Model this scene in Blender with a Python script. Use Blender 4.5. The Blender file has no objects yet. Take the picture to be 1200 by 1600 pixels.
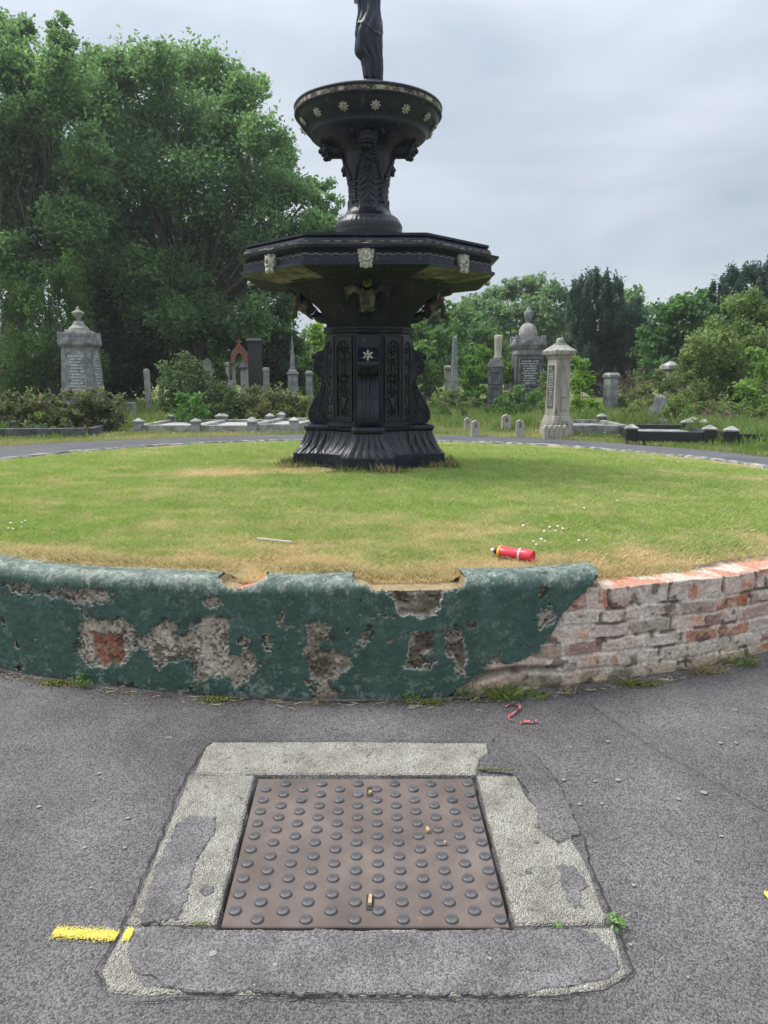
import bpy, bmesh, math, random
import numpy as np
from mathutils import Vector, Matrix

random.seed(7)
rng = np.random.default_rng(11)
R = math.radians
scn = bpy.context.scene
COL = scn.collection

# ------------------------------------------------------------------ camera
PITCH = math.atan(205 / 1155.6)
EYE = 1.6
FPX = 1155.6
cam_d = bpy.data.cameras.new("camera")
cam = bpy.data.objects.new("camera", cam_d)
COL.objects.link(cam)
cam.location = (0, 0, EYE)
cam.rotation_euler = (math.pi / 2 - PITCH, 0, 0)
cam_d.sensor_fit = 'VERTICAL'
cam_d.sensor_height = 36
cam_d.lens = 36 * FPX / 1600
cam_d.clip_start = .05
cam_d.clip_end = 2000
scn.camera = cam

# ------------------------------------------------------------------ light
SUN_EL, SUN_AZ = R(56), R(-72)          # azimuth from +Y towards +X
w = bpy.data.worlds.new("World")
scn.world = w
w.use_nodes = True
nt = w.node_tree
nt.nodes.clear()
n_out = nt.nodes.new('ShaderNodeOutputWorld')
n_bg = nt.nodes.new('ShaderNodeBackground')
n_bg2 = nt.nodes.new('ShaderNodeBackground')
n_sky = nt.nodes.new('ShaderNodeTexSky')
n_sky.sky_type = 'NISHITA'
n_sky.sun_disc = False
n_sky.sun_elevation = SUN_EL
n_sky.sun_rotation = SUN_AZ
n_bg.inputs[1].default_value = .10
nt.links.new(n_sky.outputs[0], n_bg.inputs[0])
tc = nt.nodes.new('ShaderNodeTexCoord')
mp = nt.nodes.new('ShaderNodeMapping')
mp.inputs['Scale'].default_value = (1.0, 1.0, 3.2)
nz = nt.nodes.new('ShaderNodeTexNoise')
nz.inputs['Scale'].default_value = 2.1
nz.inputs['Detail'].default_value = 5
nz.inputs['Roughness'].default_value = .5
nz.inputs['Distortion'].default_value = .35
cr = nt.nodes.new('ShaderNodeValToRGB')
cr.color_ramp.elements[0].position = .37
cr.color_ramp.elements[0].color = (.49, .565, .67, 1)
cr.color_ramp.elements[1].position = .66
cr.color_ramp.elements[1].color = (.83, .88, .94, 1)
nt.links.new(tc.outputs['Generated'], mp.inputs[0])
nt.links.new(mp.outputs[0], nz.inputs['Vector'])
nt.links.new(nz.outputs[0], cr.inputs[0])
nt.links.new(cr.outputs[0], n_bg2.inputs[0])
# an overcast sky is about three times as bright overhead as at the horizon
sxyz = nt.nodes.new('ShaderNodeSeparateXYZ')
nt.links.new(tc.outputs['Generated'], sxyz.inputs[0])
mp3 = nt.nodes.new('ShaderNodeMath')
mp3.operation = 'POWER'
mp3.use_clamp = True
mp3.inputs[1].default_value = 2.6
nt.links.new(sxyz.outputs[2], mp3.inputs[0])
mz = nt.nodes.new('ShaderNodeMapRange')
mz.inputs['From Min'].default_value = 0
mz.inputs['From Max'].default_value = 1
mz.inputs['To Min'].default_value = .60
mz.inputs['To Max'].default_value = 2.5
nt.links.new(mp3.outputs[0], mz.inputs[0])
nt.links.new(mz.outputs[0], n_bg2.inputs[1])
mx = nt.nodes.new('ShaderNodeMixShader')
mx.inputs[0].default_value = .86
nt.links.new(n_bg.outputs[0], mx.inputs[1])
nt.links.new(n_bg2.outputs[0], mx.inputs[2])
nt.links.new(mx.outputs[0], n_out.inputs[0])

sun_d = bpy.data.lights.new("sun", 'SUN')
sun_d.energy = 2.8
sun_d.angle = R(24)
sun_d.color = (1, .96, .9)
sun = bpy.data.objects.new("sun", sun_d)
COL.objects.link(sun)
sdir = Vector((math.sin(SUN_AZ) * math.cos(SUN_EL), math.cos(SUN_AZ) * math.cos(SUN_EL), math.sin(SUN_EL)))
sun.rotation_euler = sdir.to_track_quat('Z', 'Y').to_euler()
sun.location = (0, 0, 30)

scn.view_settings.view_transform = 'Standard'
scn.view_settings.look = 'None'
scn.view_settings.exposure = 0.56
scn.view_settings.gamma = 1
scn.render.engine = 'CYCLES'
scn.cycles.max_bounces = 6
scn.cycles.diffuse_bounces = 3
scn.cycles.transparent_max_bounces = 4


# ------------------------------------------------------------------ helpers
def px(x, y, Y):
    """photo pixel at depth Y -> world point"""
    v = (y - 800) / FPX
    c, s = math.cos(PITCH), math.sin(PITCH)
    rx, ry, rz = (x - 600) / FPX, c - v * s, -s - v * c
    t = Y / ry
    return np.array([rx * t, Y, EYE + rz * t])


def ppm(Y, z=1.5):
    """photo pixels per metre at depth Y"""
    return FPX / (Y * math.cos(PITCH) + (EYE - z) * math.sin(PITCH))


def _h(ix, iy, iz, seed):
    h = (ix * 374761393 + iy * 668265263 + iz * 2147483647 + seed * 1274126177) & 0xffffffff
    h = ((h ^ (h >> 13)) * 1274126177) & 0xffffffff
    h = h ^ (h >> 16)
    return (h & 0xffffff) / float(0xffffff)


def vnoise(P, seed=0):
    P = np.asarray(P, float)
    if P.shape[-1] == 2:
        P = np.concatenate([P, np.zeros(P.shape[:-1] + (1,))], -1)
    I = np.floor(P).astype(np.int64)
    f = P - I
    f = f * f * (3 - 2 * f)
    out = 0
    for dx in (0, 1):
        for dy in (0, 1):
            for dz in (0, 1):
                wgt = (f[..., 0] if dx else 1 - f[..., 0]) * (f[..., 1] if dy else 1 - f[..., 1]) * (f[..., 2] if dz else 1 - f[..., 2])
                out = out + wgt * _h(I[..., 0] + dx, I[..., 1] + dy, I[..., 2] + dz, seed)
    return out


def fbm(P, scale=1., octv=4, seed=0, gain=.5):
    P = np.asarray(P, float) * scale
    a, s, tot = 1., 0., 0.
    for o in range(octv):
        s = s + a * vnoise(P + o * 17.3, seed + o)
        tot += a
        a *= gain
        P = P * 2.03
    return s / tot


def lerp(a, b, t):
    t = np.asarray(t)[..., None]
    return np.asarray(a) * (1 - t) + np.asarray(b) * t


def sstep(a, b, x):
    t = np.clip((x - a) / (b - a), 0, 1)
    return t * t * (3 - 2 * t)


def np_mesh(name, V, F, mat=None, parent=None, tint=None, smooth=False):
    V = np.ascontiguousarray(np.asarray(V, np.float32).reshape(-1, 3))
    F = np.ascontiguousarray(np.asarray(F, np.int32))
    k = F.shape[1]
    me = bpy.data.meshes.new(name)
    me.vertices.add(len(V))
    me.vertices.foreach_set('co', V.ravel())
    me.loops.add(F.size)
    me.loops.foreach_set('vertex_index', F.ravel())
    me.polygons.add(len(F))
    me.polygons.foreach_set('loop_start', np.arange(0, F.size, k, dtype=np.int32))
    me.polygons.foreach_set('loop_total', np.full(len(F), k, np.int32))
    me.polygons.foreach_set('use_smooth', np.full(len(F), bool(smooth)))
    me.update(calc_edges=True)
    if tint is not None:
        ca = me.color_attributes.new('tint', 'FLOAT_COLOR', 'POINT')
        c = np.ones((len(V), 4), np.float32)
        c[:, :3] = np.asarray(tint).reshape(-1, 3)
        ca.data.foreach_set('color', c.ravel())
    if mat:
        me.materials.append(mat)
    o = bpy.data.objects.new(name, me)
    COL.objects.link(o)
    if parent:
        o.parent = parent
    return o


def grid_faces(nu, nv, wrap=False, keep=None):
    i = np.arange(nu if wrap else nu - 1)[:, None]
    j = np.arange(nv - 1)[None, :]
    i2 = (i + 1) % nu
    F = np.stack([i * nv + j, i2 * nv + j, i2 * nv + j + 1, i * nv + j + 1], -1)
    if keep is not None:
        F = F[keep]
    return F.reshape(-1, 4)


def bm_obj(name, bm, mat=None, parent=None, smooth=False, bevel=0, loc=None):
    bmesh.ops.recalc_face_normals(bm, faces=bm.faces)
    me = bpy.data.meshes.new(name)
    bm.to_mesh(me)
    bm.free()
    if mat:
        me.materials.append(mat)
    if smooth:
        me.polygons.foreach_set('use_smooth', np.ones(len(me.polygons), bool))
    o = bpy.data.objects.new(name, me)
    COL.objects.link(o)
    if bevel:
        m = o.modifiers.new('bevel', 'BEVEL')
        m.width = bevel
        m.segments = 2
        m.limit_method = 'ANGLE'
        m.angle_limit = R(35)
    if parent:
        o.parent = parent
    if loc is not None:
        o.location = loc
    return o


def empty(name, loc, rz=0, label=None, cat=None, group=None):
    o = bpy.data.objects.new(name, None)
    o.empty_display_size = .1
    COL.objects.link(o)
    o.location = tuple(loc)
    o.rotation_euler = (0, 0, rz)
    if label:
        tag(o, label, cat, group)
    return o


def tag(o, label=None, cat=None, group=None, kind=None):
    if label:
        o['label'] = label
    if cat:
        o['category'] = cat
    if group:
        o['group'] = group
    if kind:
        o['kind'] = kind
    return o


def frus(bm, z0, z1, a0, a1=None, c=(0, 0)):
    """tapered box: half sizes a0 at z0, a1 at z1"""
    a1 = a1 or a0
    vs = []
    for z, (hx, hy) in ((z0, a0), (z1, a1)):
        for sx, sy in ((-1, -1), (1, -1), (1, 1), (-1, 1)):
            vs.append(bm.verts.new((c[0] + sx * hx, c[1] + sy * hy, z)))
    bm.faces.new(vs[3::-1])
    bm.faces.new(vs[4:])
    for i in range(4):
        j = (i + 1) % 4
        bm.faces.new((vs[i], vs[j], vs[4 + j], vs[4 + i]))


def prism(bm, pts, y0, y1, M=None):
    """polygon in x,z extruded along y"""
    a = [bm.verts.new((p[0], y0, p[1])) for p in pts]
    b = [bm.verts.new((p[0], y1, p[1])) for p in pts]
    n = len(pts)
    bm.faces.new(a)
    bm.faces.new(b[::-1])
    for i in range(n):
        j = (i + 1) % n
        bm.faces.new((a[j], a[i], b[i], b[j]))
    if M is not None:
        bmesh.ops.transform(bm, matrix=M, verts=a + b)


def lathe(bm, prof, seg=24, c=(0, 0), cap=True):
    rings = []
    for r, z in prof:
        rings.append([bm.verts.new((c[0] + r * math.cos(2 * math.pi * k / seg), c[1] + r * math.sin(2 * math.pi * k / seg), z)) for k in range(seg)])
    for a, b in zip(rings, rings[1:]):
        for k in range(seg):
            j = (k + 1) % seg
            bm.faces.new((a[k], a[j], b[j], b[k]))
    if cap:
        bm.faces.new(rings[0][::-1])
        bm.faces.new(rings[-1])


def tube_np(pts, rad, seg=6):
    """returns V,F of a tube through pts with radii"""
    pts = np.asarray(pts, float)
    n = len(pts)
    V, F = [], []
    for i in range(n):
        d = pts[min(i + 1, n - 1)] - pts[max(i - 1, 0)]
        d = d / (np.linalg.norm(d) + 1e-9)
        a = np.array([0, 0, 1.]) if abs(d[2]) < .9 else np.array([1., 0, 0])
        u = np.cross(d, a)
        u /= np.linalg.norm(u)
        v = np.cross(d, u)
        for k in range(seg):
            t = 2 * math.pi * k / seg
            V.append(pts[i] + rad[i] * (u * math.cos(t) + v * math.sin(t)))
    for i in range(n - 1):
        for k in range(seg):
            j = (k + 1) % seg
            F.append((i * seg + k, i * seg + j, (i + 1) * seg + j, (i + 1) * seg + k))
    return np.array(V), np.array(F)


def join_np(L):
    V, F, o = [], [], 0
    for v, f in L:
        V.append(v)
        F.append(f + o)
        o += len(v)
    return np.concatenate(V), np.concatenate(F)


def ball_np(c, r, sc=(1, 1, 1), seg=12, rings=8):
    th = np.linspace(0, math.pi, rings + 1)
    ph = np.linspace(0, 2 * math.pi, seg, endpoint=False)
    P = np.zeros((seg, rings + 1, 3))
    P[..., 0] = np.cos(ph)[:, None] * np.sin(th)[None] * r * sc[0] + c[0]
    P[..., 1] = np.sin(ph)[:, None] * np.sin(th)[None] * r * sc[1] + c[1]
    P[..., 2] = np.cos(th)[None] * r * sc[2] + c[2]
    return P.reshape(-1, 3), grid_faces(seg, rings + 1, wrap=True)


# ------------------------------------------------------------------ materials
def mat_new(name):
    m = bpy.data.materials.new(name)
    m.use_nodes = True
    return m, m.node_tree, m.node_tree.nodes['Principled BSDF']


def nd(t, typ, **kw):
    n = t.nodes.new(typ)
    for k, v in kw.items():
        n.inputs[k].default_value = v
    return n


def M(name, cols, scale=5, detail=6, lo=.35, hi=.65, rough=.8, bump=.3, bscale=None, bdist=.01, attr=False, speck=None, vor=None, spec=.4, metal=0, rvar=0, streak=False):
    m, t, b = mat_new(name)
    tcn = t.nodes.new('ShaderNodeTexCoord')
    src = tcn.outputs['Object']
    if streak:
        mpn = t.nodes.new('ShaderNodeMapping')
        mpn.inputs['Scale'].default_value = (1, 1, .25)
        t.links.new(src, mpn.inputs[0])
        src = mpn.outputs[0]
    n1 = nd(t, 'ShaderNodeTexNoise', Scale=scale, Detail=detail)
    n1.inputs['Roughness'].default_value = .65
    t.links.new(src, n1.inputs['Vector'])
    r = t.nodes.new('ShaderNodeValToRGB')
    e = r.color_ramp.elements
    while len(e) < len(cols):
        e.new(.5)
    for i, c in enumerate(cols):
        e[i].position = lo + (hi - lo) * i / max(1, len(cols) - 1)
        e[i].color = (*c, 1)
    t.links.new(n1.outputs[0], r.inputs[0])
    colr = r.outputs[0]
    if attr:
        a = t.nodes.new('ShaderNodeVertexColor')
        a.layer_name = 'tint'
        mxn = t.nodes.new('ShaderNodeMixRGB')
        mxn.blend_type = 'MULTIPLY'
        mxn.inputs[0].default_value = 1
        t.links.new(a.outputs[0], mxn.inputs[1])
        t.links.new(colr, mxn.inputs[2])
        colr = mxn.outputs[0]
    hgt = None
    if vor:      # (scale, amount)  cell-wise brightness variation: aggregate
        v = nd(t, 'ShaderNodeTexVoronoi', Scale=vor[0])
        t.links.new(tcn.outputs['Object'], v.inputs['Vector'])
        sp = t.nodes.new('ShaderNodeSeparateColor')
        t.links.new(v.outputs['Color'], sp.inputs[0])
        mr = t.nodes.new('ShaderNodeMapRange')
        mr.inputs['To Min'].default_value = 1 - vor[1]
        mr.inputs['To Max'].default_value = 1 + vor[1]
        t.links.new(sp.outputs[0], mr.inputs[0])
        mm = t.nodes.new('ShaderNodeVectorMath')
        mm.operation = 'SCALE'
        t.links.new(colr, mm.inputs[0])
        t.links.new(mr.outputs[0], mm.inputs['Scale'])
        colr = mm.outputs[0]
        hgt = v.outputs['Distance']
    if speck:    # (scale, threshold, colour)
        v2 = nd(t, 'ShaderNodeTexNoise', Scale=speck[0], Detail=3)
        v2.inputs['Roughness'].default_value = .7
        t.links.new(src, v2.inputs['Vector'])
        r2 = t.nodes.new('ShaderNodeValToRGB')
        r2.color_ramp.elements[0].position = speck[1]
        r2.color_ramp.elements[1].position = min(1, speck[1] + .04)
        t.links.new(v2.outputs[0], r2.inputs[0])
        m2 = t.nodes.new('ShaderNodeMixRGB')
        t.links.new(r2.outputs[0], m2.inputs[0])
        t.links.new(colr, m2.inputs[1])
        m2.inputs[2].default_value = (*speck[2], 1)
        colr = m2.outputs[0]
    t.links.new(colr, b.inputs['Base Color'])
    b.inputs['Roughness'].default_value = rough
    b.inputs['Specular IOR Level'].default_value = spec
    b.inputs['Metallic'].default_value = metal
    if rvar:
        mr = t.nodes.new('ShaderNodeMapRange')
        mr.inputs['To Min'].default_value = rough - rvar
        mr.inputs['To Max'].default_value = rough + rvar
        t.links.new(n1.outputs[0], mr.inputs[0])
        t.links.new(mr.outputs[0], b.inputs['Roughness'])
    if bump:
        n2 = nd(t, 'ShaderNodeTexNoise', Scale=bscale or scale * 6, Detail=6)
        n2.inputs['Roughness'].default_value = .65
        t.links.new(tcn.outputs['Object'], n2.inputs['Vector'])
        bp = t.nodes.new('ShaderNodeBump')
        bp.inputs['Strength'].default_value = bump
        bp.inputs['Distance'].default_value = bdist
        if hgt is not None:
            ad = t.nodes.new('ShaderNodeMath')
            ad.operation = 'SUBTRACT'
            t.links.new(n2.outputs[0], ad.inputs[0])
            t.links.new(hgt, ad.inputs[1])
            t.links.new(ad.outputs[0], bp.inputs['Height'])
        else:
            t.links.new(n2.outputs[0], bp.inputs['Height'])
        t.links.new(bp.outputs[0], b.inputs['Normal'])
    return m


def leaf_mat(name, trans=.48, rough=.55):
    m, t, b = mat_new(name)
    a = t.nodes.new('ShaderNodeVertexColor')
    a.layer_name = 'tint'
    t.links.new(a.outputs[0], b.inputs['Base Color'])
    b.inputs['Roughness'].default_value = rough
    b.inputs['Specular IOR Level'].default_value = .35
    tr = t.nodes.new('ShaderNodeBsdfTranslucent')
    hs = t.nodes.new('ShaderNodeHueSaturation')
    hs.inputs['Saturation'].default_value = 1.15
    hs.inputs['Value'].default_value = 1.55
    t.links.new(a.outputs[0], hs.inputs['Color'])
    t.links.new(hs.outputs[0], tr.inputs[0])
    mxs = t.nodes.new('ShaderNodeMixShader')
    mxs.inputs[0].default_value = trans
    t.links.new(b.outputs[0], mxs.inputs[1])
    t.links.new(tr.outputs[0], mxs.inputs[2])
    t.links.new(mxs.outputs[0], t.nodes['Material Output'].inputs[0])
    return m


m_leaf = leaf_mat('foliage')
m_grass = leaf_mat('grass_blade', .25, .6)
m_asph = M('asphalt', [(.088, .080, .079), (.130, .120, .118), (.172, .160, .155)], scale=1.6, detail=10, lo=.36, hi=.66, rough=.85, bump=1.0, bscale=230, bdist=.005, vor=(200, .55), speck=(150, .72, (.36, .35, .335)))
m_asph2 = M('asphalt_smear', [(.100, .092, .092), (.140, .129, .128), (.185, .172, .168)], scale=6, detail=8, rough=.8, bump=.8, bscale=230, bdist=.004, vor=(230, .55), speck=(70, .67, (.36, .35, .33)))
m_asph_far = M('path_asphalt', [(.065, .065, .068), (.10, .10, .103)], scale=1.2, detail=9, rough=.85, bump=.4, bscale=80, bdist=.006, vor=(90, .3))
m_slab = M('surround_stone', [(.28, .255, .205), (.43, .40, .34), (.54, .51, .45)], scale=7, detail=10, lo=.32, hi=.66, rough=.9, bump=1.0, bscale=48, bdist=.014, vor=(200, .20), speck=(40, .61, (.22, .20, .175)))
m_soil = M('soil', [(.10, .075, .045), (.19, .15, .09)], scale=6, rough=.95, bump=.8, bdist=.02)
m_lawn = M('turf', [(.75, .75, .75), (1.1, 1.1, 1.1)], scale=40, rough=.9, bump=1, bscale=120, bdist=.02, attr=True, spec=.1)
m_paintwall = M('green_masonry_paint', [(.80, .80, .80), (1.15, 1.15, 1.15)], scale=26, detail=10, rough=.62, bump=.6, bscale=150, bdist=.003, attr=True, spec=.4, speck=(120, .655, (.24, .28, .24)))
m_core = M('brick_and_mortar', [(.70, .68, .66), (1.2, 1.2, 1.2)], scale=60, detail=8, rough=.92, bump=1, bscale=150, bdist=.008, attr=True, spec=.2)
m_iron = M('black_painted_iron', [(.005, .008, .016), (.010, .014, .026), (.024, .029, .042)], scale=9, detail=10, lo=.3, hi=.72, rough=.36, bump=.6, bscale=60, bdist=.004, spec=.36, rvar=.14, streak=True, speck=(17, .625, (.060, .060, .058)))
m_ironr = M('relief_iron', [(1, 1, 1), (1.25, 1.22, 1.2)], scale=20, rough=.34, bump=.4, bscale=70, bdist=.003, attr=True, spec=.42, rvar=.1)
m_ironm = M('weathered_matt_iron', [(.006, .008, .013), (.012, .014, .019), (.030, .029, .030)], scale=8, detail=10, lo=.3, hi=.72, rough=.72, bump=.7, bscale=50, bdist=.006, spec=.2, streak=True, speck=(15, .64, (.075, .068, .058)))
m_gilt = M('tarnished_gilt', [(.10, .075, .045), (.30, .27, .2), (.50, .47, .38)], scale=22, lo=.3, hi=.66, rough=.55, bump=.5, bscale=90, bdist=.004)
m_cream = M('worn_cream_paint', [(.06, .055, .045), (.33, .31, .26), (.52, .50, .43)], scale=40, lo=.3, hi=.6, rough=.6, bump=.5, bscale=80, bdist=.004)
m_griff = M('griffin_brown', [(.02, .017, .014), (.075, .06, .042), (.19, .16, .11)], scale=16, rough=.6, bump=.5, bscale=70, bdist=.006)
m_soffit = M('flaking_soffit', [(.016, .014, .013), (.09, .075, .06), (.24, .21, .165)], scale=4, lo=.30, hi=.62, rough=.75, bump=.6, bscale=40, bdist=.006)
m_line = M('gilt_line', [(.02, .02, .022), (.22, .17, .09), (.36, .33, .26)], scale=14, lo=.44, hi=.60, rough=.6, bump=.3)
m_cover = M('cast_iron_plate', [(.075, .056, .047), (.118, .091, .079), (.165, .130, .112)], scale=4, detail=9, lo=.3, hi=.7, rough=.68, bump=.5, bscale=120, bdist=.002, spec=.35, speck=(26, .71, (.20, .11, .06)))
m_stud = M('polished_iron_stud', [(.06, .055, .055), (.125, .12, .122)], scale=24, rough=.48, bump=.5, bscale=150, bdist=.001, spec=.5, metal=.25)
m_dark = M('dirt_crevice', [(.020, .019, .018), (.06, .055, .048)], scale=30, rough=1, bump=.5)
m_yellow = M('yellow_spray_paint', [(.60, .49, .05), (.74, .62, .12)], scale=60, rough=.6, bump=.4, bscale=200, bdist=.003)
m_granite = M('grey_granite', [(.10, .105, .10), (.20, .205, .20), (.33, .33, .32)], scale=5, detail=10, rough=.8, bump=.5, bscale=60, bdist=.01, speck=(22, .66, (.36, .37, .33)))
m_granite_l = M('pale_granite', [(.14, .145, .12), (.29, .285, .26), (.41, .40, .37)], scale=4, detail=10, rough=.85, bump=.5, bscale=50, bdist=.01, speck=(18, .66, (.17, .18, .15)))
m_sand = M('buff_sandstone', [(.20, .185, .155), (.35, .32, .265), (.46, .43, .36)], scale=4, detail=10, rough=.9, bump=.6, bscale=40, bdist=.015, speck=(9, .64, (.13, .135, .11)), streak=True)
m_black = M('black_polished_granite', [(.010, .011, .012), (.02, .021, .023)], scale=30, rough=.3, bump=.1, spec=.5)
m_darkst = M('dark_weathered_stone', [(.045, .047, .05), (.09, .092, .095), (.14, .14, .14)], scale=5, rough=.7, bump=.5, bscale=40)
m_red = M('red_sandstone', [(.16, .07, .045), (.27, .125, .085)], scale=5, rough=.9, bump=.5, bscale=40)
m_letter = M('lead_lettering', [(.42, .43, .42), (.58, .58, .56)], scale=60, rough=.7, bump=0)
m_bark = M('bark', [(.05, .042, .033), (.11, .095, .075)], scale=9, rough=.95, bump=1, bscale=22, bdist=.03, streak=True)
m_twig = M('dead_branches', [(.12, .08, .06), (.22, .16, .13)], scale=9, rough=.95, bump=0)
m_straw = M('dry_stem', [(.42, .34, .2), (.6, .5, .32)], scale=30, rough=.9, bump=0)
m_wood = M('wood_chip', [(.34, .22, .12), (.50, .37, .23)], scale=30, rough=.8, bump=.3)
m_white = M('white_petal', [(.7, .7, .66), (.85, .85, .82)], scale=30, rough=.8, bump=0)
m_chip = M('pale_grit', [(.42, .41, .38), (.62, .60, .56)], scale=30, rough=.9, bump=.2)
m_spot = M('gum_spot', [(.20, .19, .175), (.28, .27, .25)], scale=30, rough=.85, bump=.2)
m_kerb = M('kerb_coping', [(.72, .72, .72), (1.2, 1.2, 1.2)], scale=22, rough=.8, bump=.6, bscale=60, bdist=.006, attr=True)

# ------------------------------------------------------------------ terrain
CX, CY, RW = -.16, 8.1, 4.9


def g(x, y):
    """level of the road and the land around"""
    y = np.asarray(y, float)
    x = np.asarray(x, float)
    a = .0458 * y
    b = .48 + .012 * (y - 12)
    t = sstep(8.5, 13, y)
    return a * (1 - t) + b * t + .004 * np.maximum(0, y - 20) + 0 * x


NOTCH = [(-.60, -.35), (.05, .53)]


def lawn_z(x, y):
    x = np.asarray(x, float)
    y = np.asarray(y, float)
    d = y - 3.2
    r = np.hypot(x - CX, y - CY)
    z = .700 - .03 * d + .0016 * d * d - .005 * x + .085 * (1 - (r / 4.9) ** 2)
    z = z + .02 * (fbm(np.stack([x, y], -1), .9, 3, 5) - .5) + .012 * (fbm(np.stack([x, y], -1), 6, 2, 9) - .5)
    th = np.arctan2(x - CX, CY - y)
    u = th * RW
    for a, b in NOTCH:
        m = (a + b) / 2
        hw = (b - a) / 2
        z = z - .040 * np.exp(-((u - m) / (hw * .92)) ** 8) * sstep(4.25, 4.68, r)
    z = z - .068 * sstep(1.16, 1.26, u) * sstep(4.40, 4.66, r) * sstep(6.5, 5.5, y)
    return z


def dry(x, y):
    """0 lush .. 1 straw"""
    x = np.asarray(x, float)
    y = np.asarray(y, float)
    P = np.stack([x, y], -1)
    r = np.hypot(x - CX, y - CY)
    n = fbm(P, .9, 4, 21)
    n2 = fbm(P, 5, 3, 33)
    n3 = fbm(P * np.array((1, 2.2)), 2.2, 3, 35)
    v = .0 + 1.0 * (n - .44) + .7 * (n2 - .5) + 1.0 * (n3 - .5)
    front = sstep(5.4, 3.4, y)
    v = v + .50 * sstep(4.1, 4.7, r + .9 * (n3 - .5)) * (.35 + .65 * front) + .16 * front
    v = v + .60 * sstep(4.35, 4.72, r)
    v = v + 1.3 * np.exp(-(((x + 1.35) / .85) ** 2 + ((y - 7.45) / .45) ** 2))
    v = v + .6 * np.exp(-(((x - .0) / .9) ** 2 + ((y - 3.45) / .25) ** 2))
    v = v - .35 * np.exp(-(((x - 1.0) / 1.2) ** 2 + ((y - 7.2) / .6) ** 2))
    return np.clip(v, 0, 1)


def turf_col(d, k):
    """d dryness, k per-blade random"""
    green = lerp((.235, .345, .080), (.420, .540, .165), k)
    straw = lerp((.54, .43, .23), (.82, .67, .42), k)
    return lerp(green, straw, np.clip(d + (k - .5) * .7, 0, 1))


# ground sheet out to the horizon
gx = np.linspace(-104, 104, 209)
gy = np.concatenate([np.linspace(-44, -4, 20), np.linspace(-3, 60, 127), np.linspace(62, 164, 40)])
X, Y = np.meshgrid(gx, gy, indexing='ij')


def ro(th):
    """outer radius of the ring road by angle from the camera side"""
    a = np.abs((np.asarray(th) + math.pi) % (2 * math.pi) - math.pi)
    s = np.sign((np.asarray(th) + math.pi) % (2 * math.pi) - math.pi)
    far = np.where(s > 0, np.interp(a, [1.9, 2.15, 2.6, 3.14], [6.45, 6.6, 6.9, 7.25]), np.interp(a, [1.9, 2.2, 2.6, 3.14], [8.1, 7.9, 7.4, 7.25]))
    return np.where(a < .56, 16, far + (16 - far) * sstep(1.7, .56, a))


RR = np.hypot(X - CX, Y - CY)
TH = np.arctan2(X - CX, CY - Y)
Z = g(X, Y) - np.where(RR < ro(TH) - .15, .25, -.012)
rough_n = fbm(np.stack([X, Y], -1), .6, 4, 3)
Z = Z + np.where(RR > ro(TH) + .3, .12 * (rough_n - .5), 0)
tn = fbm(np.stack([X, Y], -1), .5, 4, 8)
gcol = lerp((.10, .15, .045), (.24, .23, .10), tn)
o = np_mesh('ground', np.stack([X, Y, Z], -1), grid_faces(len(gx), len(gy)), m_lawn, tint=gcol, smooth=True)
tag(o, kind='structure')

# road: near sector fine, the rest following the ring
CV = [np.array(p) for p in ((-.470, 1.840), (.365, 1.839), (.342, 2.590), (-.484, 2.588))]


def in_cover(x, y, pad=0):
    l = lerp(-.470, -.484, (y - 1.84) / .75)
    rr = lerp(.365, .342, (y - 1.84) / .75)
    return (x > l[..., 0] - pad if l.ndim > x.ndim else x > l - pad) & (x < (rr if np.ndim(rr) == np.ndim(x) else rr[..., 0]) + pad) & (y > 1.84 - pad) & (y < 2.588 + pad)


def cover_mask(x, y, pad):
    t = (y - 1.84) / .75
    return (x > -.470 - .014 * t - pad) & (x < .365 - .023 * t + pad) & (y > 1.84 - pad) & (y < 2.588 + pad)


th = np.linspace(-.56, .56, 400)
rr = np.concatenate([np.arange(4.80, 7.7, .016), np.linspace(7.8, 16, 30)])
T, Q = np.meshgrid(th, rr, indexing='ij')
X, Y = CX + Q * np.sin(T), CY - Q * np.cos(T)
Z = g(X, Y) + .008 * (fbm(np.stack([X, Y], -1), 2.2, 4, 4) - .5) - .055 * cover_mask(X, Y, .008)
# slight swell where the tar meets the wall and a shallow worn strip on the right
Z = Z + .012 * sstep(4.95, 4.87, Q)
seam = np.abs((X - .95) - .62 * (3.1 - Y) - .06 * (fbm(np.stack([X, Y], -1), 3, 2, 8) - .5))
Z = Z - .006 * np.exp(-(seam / .02) ** 2) * (Y < 3.5)
road = np_mesh('road', np.stack([X, Y, Z], -1), grid_faces(len(th), len(rr)), m_asph, smooth=True)
tag(road, kind='structure')
th = np.linspace(.56, 2 * math.pi - .56, 360)
k = np.linspace(0, 1, 24)
T, K = np.meshgrid(th, k, indexing='ij')
rout = ro(T) + .10 * (fbm(np.stack([T * 6, T * 0], -1), 1.5, 4, 14) - .5)
Q = 4.80 + (rout - 4.80) * K
X, Y = CX + Q * np.sin(T), CY - Q * np.cos(T)
Z = g(X, Y) + .006 * (fbm(np.stack([X, Y], -1), 2., 3, 4) - .5)
o = np_mesh('path', np.stack([X, Y, Z], -1), grid_faces(len(th), len(k)), m_asph_far, smooth=True)
tag(o, kind='structure')

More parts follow.
